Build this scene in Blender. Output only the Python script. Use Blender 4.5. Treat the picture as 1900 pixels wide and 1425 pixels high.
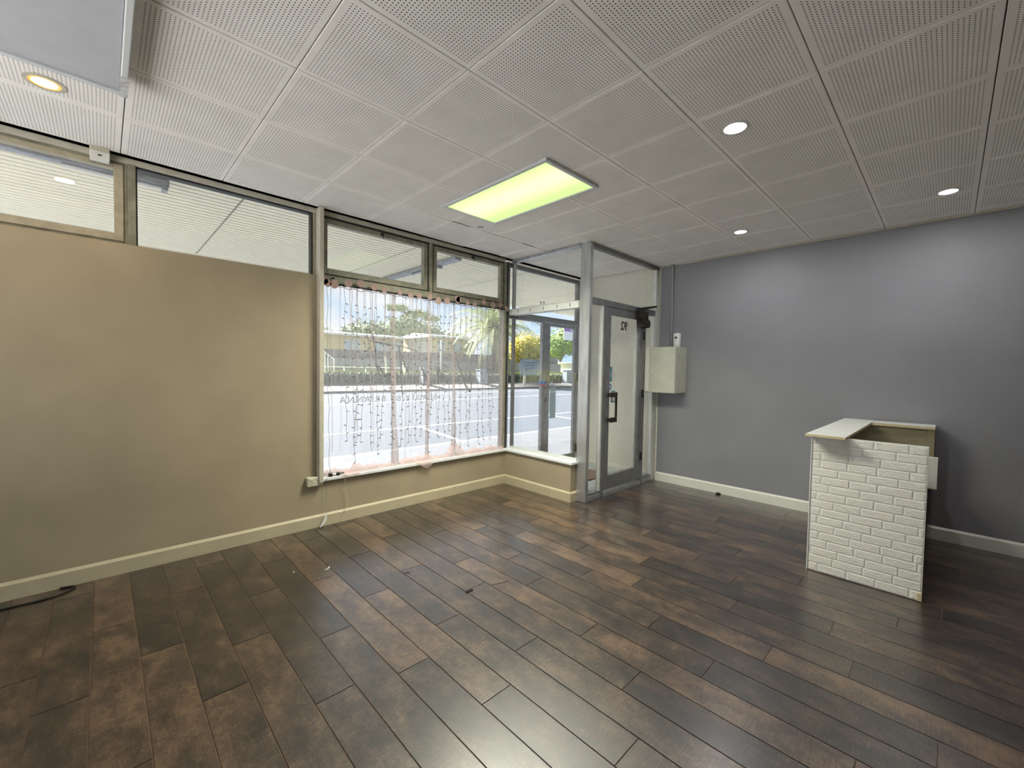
import bpy, bmesh, math, random
from mathutils import Vector, Matrix, noise
random.seed(7)
R = random.Random(11)
for o in list(bpy.data.objects): bpy.data.objects.remove(o)
S = bpy.context.scene
COL = S.collection

# ------------------------------------------------------------------ camera
F_PX, YAW, PITCH, ROLL = 784.93, 0.76918, -0.03401, 0.01736
CAM = Vector((-3.8776, -4.1007, 1.5249))
cam_d = bpy.data.cameras.new('camera'); cam = bpy.data.objects.new('camera', cam_d); COL.objects.link(cam)
cam_d.sensor_fit = 'HORIZONTAL'; cam_d.sensor_width = 36.0; cam_d.lens = F_PX / 1900 * 36.0
cam_d.clip_start = 0.02; cam_d.clip_end = 500
fw = Vector((math.sin(YAW)*math.cos(PITCH), math.cos(YAW)*math.cos(PITCH), math.sin(PITCH)))
rt = Vector((math.cos(YAW), -math.sin(YAW), 0)); up = rt.cross(fw)
rt2 = rt*math.cos(ROLL) + up*math.sin(ROLL); up2 = -rt*math.sin(ROLL) + up*math.cos(ROLL)
m = Matrix((rt2, up2, -fw)).transposed().to_4x4(); m.translation = CAM
cam.matrix_world = m
S.camera = cam

# ------------------------------------------------------------------ exposure, sky, sun
S.view_settings.view_transform = 'Standard'; S.view_settings.look = 'None'
S.view_settings.exposure = 1.2; S.view_settings.gamma = 1.0
S.view_settings.use_curve_mapping = False
LAMP = dict(troffer=44.0, down=4.0, warm=2.5)
SKY_STRENGTH = .50
SUN_STRENGTH = 15.0
W = bpy.data.worlds.new('hazy_sky'); S.world = W; W.use_nodes = True
nt = W.node_tree; nt.nodes.clear()
n_out = nt.nodes.new('ShaderNodeOutputWorld'); n_bg = nt.nodes.new('ShaderNodeBackground')
n_tc = nt.nodes.new('ShaderNodeTexCoord'); n_map = nt.nodes.new('ShaderNodeMapping')
n_map.inputs['Scale'].default_value = (1.6, 1.6, 4.5)
n_no = nt.nodes.new('ShaderNodeTexNoise'); n_no.inputs['Scale'].default_value = 2.2; n_no.inputs['Detail'].default_value = 7
n_cr = nt.nodes.new('ShaderNodeValToRGB'); n_cr.color_ramp.elements[0].position = .40; n_cr.color_ramp.elements[1].position = .62
n_cr.color_ramp.elements[0].color = (.52, .75, 1.0, 1); n_cr.color_ramp.elements[1].color = (.95, .97, 1.0, 1)
nt.links.new(n_tc.outputs['Generated'], n_map.inputs[0]); nt.links.new(n_map.outputs[0], n_no.inputs['Vector'])
nt.links.new(n_no.outputs[0], n_cr.inputs[0]); nt.links.new(n_cr.outputs[0], n_bg.inputs[0])
n_bg.inputs[1].default_value = SKY_STRENGTH; nt.links.new(n_bg.outputs[0], n_out.inputs[0])
sun_d = bpy.data.lights.new('sun', 'SUN'); sun_d.energy = SUN_STRENGTH; sun_d.angle = math.radians(3); sun_d.color = (1, .985, .96)
sun = bpy.data.objects.new('sun', sun_d); COL.objects.link(sun)
sun.rotation_euler = Vector((.28, -1.12, -1.0)).to_track_quat('-Z', 'Y').to_euler()

# ------------------------------------------------------------------ materials
def newmat(name):
    mt = bpy.data.materials.new(name); mt.use_nodes = True
    b = mt.node_tree.nodes['Principled BSDF']; return mt, mt.node_tree, b
def pbr(name, col, rough=.6, metal=0.0, var=0.0, scale=8.0, bump=0.0, bscale=60.0, stretch=(1, 1, 1), spec=.5, col2=None):
    mt, t, b = newmat(name)
    b.inputs['Base Color'].default_value = (*col, 1); b.inputs['Roughness'].default_value = rough
    b.inputs['Metallic'].default_value = metal; b.inputs['Specular IOR Level'].default_value = spec
    if var or bump or col2:
        tc = t.nodes.new('ShaderNodeTexCoord'); mp = t.nodes.new('ShaderNodeMapping'); mp.inputs['Scale'].default_value = stretch
        t.links.new(tc.outputs['Object'], mp.inputs[0])
    if var or col2:
        no = t.nodes.new('ShaderNodeTexNoise'); no.inputs['Scale'].default_value = scale; no.inputs['Detail'].default_value = 5
        cr = t.nodes.new('ShaderNodeValToRGB'); cr.color_ramp.elements[0].position = .35; cr.color_ramp.elements[1].position = .65
        c2 = col2 or tuple(min(1, c*(1+var)) for c in col); c1 = col if col2 else tuple(c*(1-var) for c in col)
        cr.color_ramp.elements[0].color = (*c1, 1); cr.color_ramp.elements[1].color = (*c2, 1)
        t.links.new(mp.outputs[0], no.inputs['Vector']); t.links.new(no.outputs[0], cr.inputs[0]); t.links.new(cr.outputs[0], b.inputs['Base Color'])
    if bump:
        nb = t.nodes.new('ShaderNodeTexNoise'); nb.inputs['Scale'].default_value = bscale; nb.inputs['Detail'].default_value = 3
        bp = t.nodes.new('ShaderNodeBump'); bp.inputs['Strength'].default_value = bump; bp.inputs['Distance'].default_value = .01
        t.links.new(mp.outputs[0], nb.inputs['Vector']); t.links.new(nb.outputs[0], bp.inputs['Height']); t.links.new(bp.outputs[0], b.inputs['Normal'])
    return mt
def emit(name, col, strength):
    mt, t, b = newmat(name); b.inputs['Base Color'].default_value = (*col, 1)
    b.inputs['Emission Color'].default_value = (*col, 1); b.inputs['Emission Strength'].default_value = strength; return mt
def mth(t, op, a=None, b=None, c=None):
    n = t.nodes.new('ShaderNodeMath'); n.operation = op
    for i, v in enumerate((a, b, c)):
        if v is None: continue
        if isinstance(v, (int, float)): n.inputs[i].default_value = v
        else: t.links.new(v, n.inputs[i])
    return n.outputs[0]
def glass_mat(name, tint=(1, 1, 1), refl=1.0):
    mt = bpy.data.materials.new(name); mt.use_nodes = True; t = mt.node_tree; t.nodes.clear()
    o = t.nodes.new('ShaderNodeOutputMaterial'); tr = t.nodes.new('ShaderNodeBsdfTransparent'); tr.inputs[0].default_value = (*tint, 1)
    gl = t.nodes.new('ShaderNodeBsdfGlossy'); gl.inputs['Roughness'].default_value = .0; gl.inputs[0].default_value = (refl, refl, refl, 1)
    lw = t.nodes.new('ShaderNodeLayerWeight'); lw.inputs[0].default_value = .5
    p5 = mth(t, 'POWER', lw.outputs['Facing'], 5.0); f = mth(t, 'MULTIPLY_ADD', p5, .55, .035)
    mx = t.nodes.new('ShaderNodeMixShader'); t.links.new(f, mx.inputs[0]); t.links.new(tr.outputs[0], mx.inputs[1]); t.links.new(gl.outputs[0], mx.inputs[2])
    t.links.new(mx.outputs[0], o.inputs[0]); return mt
def sheer_mat(name, col, cover, streak=0.0):
    mt = bpy.data.materials.new(name); mt.use_nodes = True; t = mt.node_tree; t.nodes.clear()
    o = t.nodes.new('ShaderNodeOutputMaterial'); tr = t.nodes.new('ShaderNodeBsdfTransparent')
    df = t.nodes.new('ShaderNodeBsdfDiffuse'); df.inputs[0].default_value = (*col, 1)
    tl = t.nodes.new('ShaderNodeBsdfTranslucent'); tl.inputs[0].default_value = (*col, 1)
    m1 = t.nodes.new('ShaderNodeMixShader'); m1.inputs[0].default_value = .55
    t.links.new(df.outputs[0], m1.inputs[1]); t.links.new(tl.outputs[0], m1.inputs[2])
    m2 = t.nodes.new('ShaderNodeMixShader')
    lw = t.nodes.new('ShaderNodeLayerWeight'); lw.inputs[0].default_value = .5      # a weave is denser seen at a slant
    f = mth(t, 'MULTIPLY_ADD', mth(t, 'POWER', lw.outputs['Facing'], 2.0), .5*cover, cover)
    t.links.new(mth(t, 'MINIMUM', f, 1.0), m2.inputs[0])
    t.links.new(tr.outputs[0], m2.inputs[1]); t.links.new(m1.outputs[0], m2.inputs[2]); t.links.new(m2.outputs[0], o.inputs[0])
    return mt

M = {}
M['beige'] = pbr('beige_paint', (.355, .295, .195), .75, var=.05, scale=2.5, bump=.05, bscale=300)
M['beige_trim'] = pbr('beige_trim_paint', (.47, .41, .28), .55, var=.04)
M['grey'] = pbr('grey_paint', (0.260, 0.260, 0.282), .62, var=.05, scale=1.8, bump=.06, bscale=250)
M['white_trim'] = pbr('white_gloss_paint', (.74, .73, .66), .4, var=.03)
M['cream_strip'] = pbr('cream_strip_paint', (.50, .47, .38), .5, var=.06, scale=20)
M['sill'] = pbr('sill_paint', (.72, .74, .74), .3, var=.03)
M['alu'] = pbr('aluminium', (.48, .49, .50), .38, .75, var=.12, scale=6, stretch=(4, 4, .6))
M['alu_dark'] = pbr('dull_aluminium', (.25, .25, .255), .45, .6, var=.12, scale=7)
M['alu_white'] = pbr('pale_aluminium', (.70, .71, .68), .4, .2, var=.06, scale=9)
M['olive'] = pbr('olive_painted_frame', (.235, .225, .165), .5, var=.2, scale=14)
M['putty'] = pbr('putty_painted_frame', (.36, .32, .23), .5, var=.12, scale=14)
M['black'] = pbr('black_rubber', (.012, .012, .012), .5)
M['bronze'] = pbr('dark_bronze', (.05, .04, .028), .4, .6, var=.3, scale=30)
M['glass'] = glass_mat('window_glass')
M['plastic'] = pbr('white_plastic', (.66, .66, .60), .4)
M['cream_plastic'] = pbr('cream_plastic', (.52, .49, .36), .45)
M['mdf'] = pbr('raw_board_edge', (.62, .52, .33), .7, var=.08, scale=30)
M['mdf_face'] = pbr('raw_board_face', (.27, .235, .145), .7, var=.08, scale=10)
M['laminate'] = pbr('white_laminate', (.78, .79, .76), .35, var=.03)
M['brick_foam'] = pbr('embossed_white_foam', (.84, .83, .78), .55, var=.02, bump=.35, bscale=90)
M['darkwood'] = pbr('dark_board', (.055, .045, .04), .6, var=.3, scale=12)
M['box_paint'] = pbr('cream_enamel', (.52, .53, .44), .4, var=.05, scale=6)
M['white'] = pbr('white_matt', (.8, .8, .78), .5)
M['ink'] = pbr('black_vinyl_lettering', (.015, .015, .017), .5)
M['ink_soft'] = pbr('grey_vinyl_lettering', (.16, .16, .19), .5)
M['ink_pale'] = pbr('pale_vinyl_lettering', (.20, .20, .24), .5)
M['pink_felt'] = pbr('dusty_pink_felt', (.33, .225, .20), .85, var=.1, scale=60)
M['wire'] = pbr('grey_wire', (.22, .22, .23), .5)
M['bulb'] = pbr('dark_bulb', (.05, .05, .055), .4)
M['sheer'] = sheer_mat('white_sheer', (.90, .88, .92), .26)
M['gather'] = sheer_mat('pink_sheer_folds', (.66, .56, .53), .42)
M['hem'] = sheer_mat('pink_sheer_bunched', (.95, .77, .75), .52)
M['lamp_white'] = emit('white_lamp_lens', (1, 1, 1), 14)
M['lamp_warm'] = emit('warm_lamp_lens', (1.0, .66, .30), 1.5)
M['warm_glow'] = emit('warm_reflector', (1.0, .42, .08), .42)
M['cassette'] = pbr('grey_white_panel', (.47, .48, .51), .6, var=.03, bump=.05, bscale=200)
M['cassette_frame'] = pbr('pale_plastic_frame', (.60, .61, .62), .35)
M['tape'] = pbr('crumpled_tape', (.5, .5, .5), .3, bump=.4, bscale=60)

# troffer lens: tinted yellow-green plastic, older tube glow greener to the edges
mt, t, b = newmat('lime_diffuser')
tc = t.nodes.new('ShaderNodeTexCoord'); sp = t.nodes.new('ShaderNodeSeparateXYZ'); t.links.new(tc.outputs['Generated'], sp.inputs[0])
dx = mth(t, 'ABSOLUTE', mth(t, 'SUBTRACT', sp.outputs[0], .42))
cr = t.nodes.new('ShaderNodeValToRGB'); cr.color_ramp.elements[0].position = .08; cr.color_ramp.elements[1].position = .42
cr.color_ramp.elements[0].color = (.93, 1.0, .52, 1); cr.color_ramp.elements[1].color = (.55, .86, .26, 1)
t.links.new(dx, cr.inputs[0]); t.links.new(cr.outputs[0], b.inputs['Emission Color']); b.inputs['Emission Strength'].default_value = .56
b.inputs['Base Color'].default_value = (.2, .25, .1, 1); M['lime'] = mt

# perforated ceiling tile: a 34 x 34 field of punched holes inside a plain margin
mt, t, b = newmat('perforated_tile')
tc = t.nodes.new('ShaderNodeTexCoord'); sp = t.nodes.new('ShaderNodeSeparateXYZ'); t.links.new(tc.outputs['Object'], sp.inputs[0])
PIT = .0160
def cell(ax):
    v = mth(t, 'DIVIDE', sp.outputs[ax], PIT); return mth(t, 'SUBTRACT', mth(t, 'FRACT', v), .5)
r2 = mth(t, 'ADD', mth(t, 'POWER', cell(0), 2.0), mth(t, 'POWER', cell(1), 2.0))
hole = mth(t, 'LESS_THAN', r2, .036)
mg = .0160*17 - .0005
ins = mth(t, 'MULTIPLY', mth(t, 'LESS_THAN', mth(t, 'ABSOLUTE', sp.outputs[0]), mg), mth(t, 'LESS_THAN', mth(t, 'ABSOLUTE', sp.outputs[1]), mg))
hole = mth(t, 'MULTIPLY', hole, ins)
no = t.nodes.new('ShaderNodeTexNoise'); no.inputs['Scale'].default_value = 5; no.inputs['Detail'].default_value = 4
oi = t.nodes.new('ShaderNodeObjectInfo'); va = t.nodes.new('ShaderNodeVectorMath'); va.operation = 'ADD'
t.links.new(tc.outputs['Object'], va.inputs[0]); t.links.new(oi.outputs['Location'], va.inputs[1]); t.links.new(va.outputs[0], no.inputs['Vector'])
cr = t.nodes.new('ShaderNodeValToRGB'); cr.color_ramp.elements[0].position = .3; cr.color_ramp.elements[1].position = .7
cr.color_ramp.elements[0].color = (.83, .805, .76, 1); cr.color_ramp.elements[1].color = (.91, .885, .84, 1)
t.links.new(no.outputs[0], cr.inputs[0])
mx = t.nodes.new('ShaderNodeMix'); mx.data_type = 'RGBA'; t.links.new(hole, mx.inputs[0]); t.links.new(cr.outputs[0], mx.inputs[6]); mx.inputs[7].default_value = (.03, .03, .03, 1)
t.links.new(mx.outputs[2], b.inputs['Base Color']); b.inputs['Roughness'].default_value = .8; b.inputs['Specular IOR Level'].default_value = .2
M['tile'] = mt
M['tile_back'] = pbr('ceiling_backing', (.10, .095, .09), .8)

# weathered oak vinyl plank
mt, t, b = newmat('weathered_oak_plank')
tc = t.nodes.new('ShaderNodeTexCoord'); oi = t.nodes.new('ShaderNodeObjectInfo')
rv = t.nodes.new('ShaderNodeCombineXYZ'); t.links.new(mth(t, 'MULTIPLY', oi.outputs['Random'], 37.0), rv.inputs[0]); t.links.new(mth(t, 'MULTIPLY', oi.outputs['Random'], 91.0), rv.inputs[1])
va = t.nodes.new('ShaderNodeVectorMath'); va.operation = 'ADD'; t.links.new(tc.outputs['Object'], va.inputs[0]); t.links.new(rv.outputs[0], va.inputs[1])
def tex(scale, st, det=4, rough=.6, dist=0.0):
    mp = t.nodes.new('ShaderNodeMapping'); mp.inputs['Scale'].default_value = st; t.links.new(va.outputs[0], mp.inputs[0])
    n = t.nodes.new('ShaderNodeTexNoise'); n.inputs['Scale'].default_value = scale; n.inputs['Detail'].default_value = det; n.inputs['Roughness'].default_value = rough; n.inputs['Distortion'].default_value = dist
    t.links.new(mp.outputs[0], n.inputs['Vector']); return n.outputs[0]
grain = tex(42, (4.5, .30, 1), 8, .78, .8); blot = tex(4.2, (1.7, .9, 1), 6, .70); saw = tex(60, (.30, 2.2, 1), 6, .75, .6); fib = tex(210, (2.0, .22, 1), 3, .7); fine = tex(240, (1, 1, 1), 3, .7)
v = mth(t, 'ADD', mth(t, 'MULTIPLY', grain, .34), mth(t, 'ADD', mth(t, 'MULTIPLY', blot, .62), mth(t, 'ADD', mth(t, 'MULTIPLY', saw, .40), mth(t, 'ADD', mth(t, 'MULTIPLY', fib, .22), mth(t, 'MULTIPLY', fine, .20)))))
v = mth(t, 'SUBTRACT', mth(t, 'ADD', v, mth(t, 'MULTIPLY', mth(t, 'SUBTRACT', oi.outputs['Random'], .5), .14)), .29)
v = mth(t, 'MULTIPLY_ADD', mth(t, 'SUBTRACT', v, .585), 1.5, .575)
cr = t.nodes.new('ShaderNodeValToRGB'); e = cr.color_ramp.elements
e[0].position = .43; e[0].color = (0.0063, 0.0044, 0.0036, 1); e[1].position = .82; e[1].color = (0.1480, 0.0888, 0.0518, 1)
x = e.new(.54); x.color = (0.0215, 0.0133, 0.0095, 1); x = e.new(.65); x.color = (0.0555, 0.0333, 0.0215, 1)
t.links.new(v, cr.inputs[0]); t.links.new(cr.outputs[0], b.inputs['Base Color'])
b.inputs['Specular IOR Level'].default_value = .75
ro = mth(t, 'MULTIPLY_ADD', grain, .24, .20); t.links.new(ro, b.inputs['Roughness'])
b.inputs['Coat Weight'].default_value = .9; b.inputs['Coat Roughness'].default_value = .27; b.inputs['Coat IOR'].default_value = 1.55
bp = t.nodes.new('ShaderNodeBump'); bp.inputs['Strength'].default_value = .30; bp.inputs['Distance'].default_value = .002
t.links.new(mth(t, 'ADD', grain, mth(t, 'MULTIPLY', saw, .7)), bp.inputs['Height']); t.links.new(bp.outputs[0], b.inputs['Normal'])
M['plank'] = mt
M['seam'] = pbr('plank_seam', (.20, .135, .09), .7)

# mosaic wall of the entry: far too small to pick apart
def tiled(name, c1, c2, mortar, bw, bh, ax=(1, 2), rough=.5, ms=.012, offset=.0):
    mt, t, b = newmat(name); tc = t.nodes.new('ShaderNodeTexCoord'); sp = t.nodes.new('ShaderNodeSeparateXYZ'); cb = t.nodes.new('ShaderNodeCombineXYZ')
    t.links.new(tc.outputs['Object'], sp.inputs[0]); t.links.new(sp.outputs[ax[0]], cb.inputs[0]); t.links.new(sp.outputs[ax[1]], cb.inputs[1])
    br = t.nodes.new('ShaderNodeTexBrick'); br.inputs['Scale'].default_value = 1.0; br.offset = offset
    br.inputs['Color1'].default_value = (*c1, 1); br.inputs['Color2'].default_value = (*c2, 1); br.inputs['Mortar'].default_value = (*mortar, 1)
    br.inputs['Mortar Size'].default_value = ms*bh*4; br.inputs['Brick Width'].default_value = bw; br.inputs['Row Height'].default_value = bh
    t.links.new(cb.outputs[0], br.inputs['Vector']); t.links.new(br.outputs[0], b.inputs['Base Color']); b.inputs['Roughness'].default_value = rough; return mt
M['mosaic'] = tiled('cream_mosaic', (.76, .735, .63), (.83, .80, .70), (.52, .50, .43), .028, .028)
M['pavers'] = tiled('grey_pavers', (.062, .069, .079), (.080, .087, .095), (.048, .053, .060), .22, .11, (0, 1), .8, .02, .5)
M['yard'] = pbr('bounce_yard_concrete', (.66, .67, .68), .85, var=.05, scale=2)  # paving of the added yard, kept pale to bounce sun indoors
M['entry_floor'] = tiled('entry_pavers', (.46, .49, .50), (.54, .57, .57), (.34, .36, .36), .20, .10, (0, 1), .6, .02, .5)
M['mat'] = pbr('coir_mat', (.16, .10, .06), .95, col2=(.34, .25, .19), scale=45, bump=.8, bscale=200)
M['road'] = pbr('asphalt', (.033, .043, .056), .85, var=.08, scale=3)
M['road_line'] = pbr('road_paint', (0.360, 0.360, 0.360), .7)
M['kerb'] = pbr('concrete', (0.152, 0.148, 0.136), .85, var=.1, scale=4)
M['verge'] = pbr('pale_gravel', (.135, .127, .115), .9, var=.12, scale=3)
M['grass'] = pbr('dry_grass', (0.391, 0.376, 0.109), .95, col2=(0.289, 0.347, 0.102), scale=.7, var=.1)
M['hedge'] = pbr('hedge_leaf', (0.063, 0.082, 0.057), .9, col2=(0.164, 0.189, 0.126), scale=9)
M['fence_grey'] = pbr('grey_block', (0.247, 0.247, 0.262), .9, var=.06, scale=2)
M['fence_brown'] = pbr('brown_paling', (0.176, 0.152, 0.144), .9, var=.1, scale=2)
M['render'] = pbr('cream_render', (0.561, 0.484, 0.306), .85, var=.04)
M['board_white'] = pbr('white_weatherboard', (0.592, 0.592, 0.576), .8)
M['roof'] = pbr('grey_metal_roof', (.36, .40, .43), .6)
M['far_glass'] = pbr('far_window_glass', (.36, .47, .60), .15)
M['curtain_far'] = pbr('far_blind', (.45, .52, .60), .8)
M['tree_green'] = pbr('dull_green_foliage', (0.110, 0.150, 0.075), .95, col2=(0.260, 0.310, 0.170), scale=1.2, bump=.8, bscale=5)
M['leaf_green'] = pbr('light_green_leaf', (0.120, 0.203, 0.045), .8, col2=(0.315, 0.413, 0.120), scale=2)
M['leaf_yellow'] = pbr('yellow_leaf', (0.434, 0.364, 0.035), .8, col2=(0.574, 0.518, 0.112), scale=3)
M['palm'] = pbr('palm_leaf', (0.184, 0.239, 0.074), .6, col2=(0.442, 0.478, 0.221), scale=.9)
M['bark'] = pbr('brown_bark', (.17, .12, .09), .95, var=.25, scale=6)
M['bark_pale'] = pbr('pale_bark', (.55, .50, .45), .9, var=.1)
M['soffit'] = pbr('cream_soffit_metal', (.82, .775, .62), .45, var=.03)
M['galv'] = pbr('galvanised', (.30, .32, .36), .5, .3, var=.15, scale=12)
M['cabinet_far'] = pbr('grey_cabinet', (.30, .34, .38), .6)
M['purple'] = pbr('purple_banner', (.28, .10, .40), .7)
M['card_blue'] = pbr('blue_grey_card', (.27, .37, .54), .7)
M['card_grey'] = pbr('grey_green_card', (.30, .41, .47), .7)
M['sticker_blue'] = pbr('blue_sticker', (.05, .19, .55), .6)
M['sticker_red'] = pbr('red_sticker', (.48, .14, .17), .6)
M['sticker_teal'] = pbr('teal_sticker', (.10, .30, .33), .6)
M['sticker_plum'] = pbr('dark_plum_sticker', (.10, .06, .09), .6)
M['conduit'] = pbr('conduit_paint', (.30, .295, .295), .5)
M['silver_pack'] = pbr('silver_pack', (.6, .6, .62), .3, .5)

# ------------------------------------------------------------------ builders
class MB:
    def __init__(s): s.v = []; s.f = []
    def add(s, vs, fs):
        b = len(s.v); s.v += [tuple(x) for x in vs]; s.f += [tuple(i+b for i in q) for q in fs]; return s
    def box(s, x0, x1, y0, y1, z0, z1):
        x0, x1 = sorted((x0, x1)); y0, y1 = sorted((y0, y1)); z0, z1 = sorted((z0, z1))
        return s.add([(x0,y0,z0),(x1,y0,z0),(x1,y1,z0),(x0,y1,z0),(x0,y0,z1),(x1,y0,z1),(x1,y1,z1),(x0,y1,z1)],
                     [(0,3,2,1),(4,5,6,7),(0,1,5,4),(1,2,6,5),(2,3,7,6),(3,0,4,7)])
    def bbox(s, x0, x1, y0, y1, z0, z1, c=.004):      # box with chamfered edges
        x0, x1 = sorted((x0, x1)); y0, y1 = sorted((y0, y1)); z0, z1 = sorted((z0, z1))
        c = min(c, (x1-x0)*.45, (y1-y0)*.45, (z1-z0)*.45)
        bm = bmesh.new(); bmesh.ops.create_cube(bm, size=1)
        for w in bm.verts: w.co = Vector(((x0+x1)/2+w.co.x*(x1-x0), (y0+y1)/2+w.co.y*(y1-y0), (z0+z1)/2+w.co.z*(z1-z0)))
        bmesh.ops.bevel(bm, geom=bm.edges[:], offset=c, segments=1, affect='EDGES')
        bm.verts.index_update(); s.add([w.co[:] for w in bm.verts], [[w.index for w in f.verts] for f in bm.faces]); bm.free(); return s
    def tube(s, pts, r, n=6, cap=True, flat=None):
        pts = [Vector(p) for p in pts]; rings = []; pn = None
        for i, p in enumerate(pts):
            d = (pts[min(i+1, len(pts)-1)] - pts[max(i-1, 0)]).normalized()
            if pn is None: pn = d.orthogonal().normalized()
            pn = (pn - d*pn.dot(d)); pn = pn.normalized() if pn.length > 1e-6 else d.orthogonal().normalized()
            q = d.cross(pn); rr = r[i] if isinstance(r, (list, tuple)) else r; ring = []
            for k in range(n):
                a = 2*math.pi*k/n; off = (pn*math.cos(a)+q*math.sin(a))*rr
                if flat: off = Vector((off.x*flat[0], off.y*flat[1], off.z*flat[2]))
                ring.append(p+off)
            rings.append(ring)
        vs = [w for g in rings for w in g]; fs = []
        for i in range(len(rings)-1):
            for k in range(n):
                a = i*n+k; b2 = i*n+(k+1) % n; fs.append((a, b2, b2+n, a+n))
        if cap: fs += [tuple(reversed(range(n))), tuple(range((len(rings)-1)*n, len(rings)*n))]
        return s.add(vs, fs)
    def cyl(s, c, r, h, axis='z', n=24, r2=None):
        r2 = r if r2 is None else r2; c = Vector(c)
        A = {'x': Vector((1,0,0)), 'y': Vector((0,1,0)), 'z': Vector((0,0,1))}[axis]
        return s.tube([c, c+A*h], [r, r2], n)
    def ring(s, c, r0, r1, h, n=36):
        vs = []; fs = []
        for k in range(n):
            a = 2*math.pi*k/n; ca, sa = math.cos(a), math.sin(a)
            vs += [(c[0]+r0*ca, c[1]+r0*sa, c[2]), (c[0]+r1*ca, c[1]+r1*sa, c[2]+h*.3), (c[0]+r1*ca, c[1]+r1*sa, c[2]+h), (c[0]+r0*ca, c[1]+r0*sa, c[2]+h)]
        for k in range(n):
            a = 4*k; q = 4*((k+1) % n); fs += [(a+j, q+j, q+(j+1) % 4, a+(j+1) % 4) for j in range(4)]
        return s.add(vs, fs)
    def prism(s, poly, y0, y1):       # polygon in x,z extruded along y
        n = len(poly); vs = [(p[0], y0, p[1]) for p in poly]+[(p[0], y1, p[1]) for p in poly]
        return s.add(vs, [tuple(range(n)), tuple(reversed(range(n, 2*n)))]+[(k, k+n, (k+1) % n+n, (k+1) % n) for k in range(n)])
    def grid(s, fn, nu, nv):
        vs = [fn(i/nu, j/nv) for j in range(nv+1) for i in range(nu+1)]
        return s.add(vs, [(j*(nu+1)+i, j*(nu+1)+i+1, (j+1)*(nu+1)+i+1, (j+1)*(nu+1)+i) for j in range(nv) for i in range(nu)])
    def mesh(s, name, off=(0, 0, 0)):
        me = bpy.data.meshes.new(name); me.from_pydata([(a-off[0], b-off[1], c-off[2]) for a, b, c in s.v], [], s.f)
        bm = bmesh.new(); bm.from_mesh(me); bmesh.ops.recalc_face_normals(bm, faces=bm.faces); bm.to_mesh(me); bm.free(); me.update(); return me
    def build(s, name, mat, parent=None, smooth=False, label=None):
        off = Vector((0, 0, 0)); q = parent
        while q is not None: off += q.location; q = q.parent
        me = s.mesh(name, off); me.materials.append(M[mat] if isinstance(mat, str) else mat)
        if smooth: me.shade_smooth()
        o = bpy.data.objects.new(name, me); COL.objects.link(o); o.parent = parent
        if label: o['label'] = label
        return o
def mesh_copy(name, me, loc, parent=None, rot=None):
    o = bpy.data.objects.new(name, me); COL.objects.link(o); o.parent = parent
    base = Vector((0, 0, 0)); q = parent
    while q is not None: base += q.location; q = q.parent
    o.location = Vector(loc)-base
    if rot: o.rotation_euler = rot
    return o
def tag(o, label, cat, group=None, kind=None):
    o['label'] = label; o['category'] = cat
    if group: o['group'] = group
    if kind: o['kind'] = kind
    return o
def thing(name, label, cat, loc=(0, 0, 0), group=None, kind=None):
    o = bpy.data.objects.new(name, None); COL.objects.link(o); o.location = loc; o.empty_display_size = .1
    return tag(o, label, cat, group, kind)
def struct(o, label, cat): return tag(o, label, cat, kind='structure')
def text_part(body, size, mirror, loc, mat, parent, name='lettering', spacing=1.0, depth=.0006, thin=0.0):
    cu = bpy.data.curves.new(name, 'FONT'); cu.body = body; cu.size = size; cu.extrude = depth; cu.space_character = spacing; cu.resolution_u = 3; cu.offset = -thin
    tmp = bpy.data.objects.new('tmp', cu); COL.objects.link(tmp); dg = bpy.context.evaluated_depsgraph_get()
    me = bpy.data.meshes.new_from_object(tmp.evaluated_get(dg)); bpy.data.objects.remove(tmp)
    xs = [w.co.x for w in me.vertices]; w0, w1 = min(xs), max(xs)
    base = Vector((0, 0, 0)); q = parent
    while q is not None: base += q.location; q = q.parent
    L = Vector(loc)-base
    for w in me.vertices:
        x = (w1-w.co.x) if mirror else (w.co.x-w0); w.co = Vector((L.x+x, L.y+w.co.z, L.z+w.co.y))
    me.materials.clear(); me.materials.append(M[mat]); me.name = name
    o = bpy.data.objects.new(name, me); COL.objects.link(o); o.parent = parent; return o

H = 2.991; XG = 1.736; YD = -1.23; X0 = -5.58; Y1 = -6.61

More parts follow.
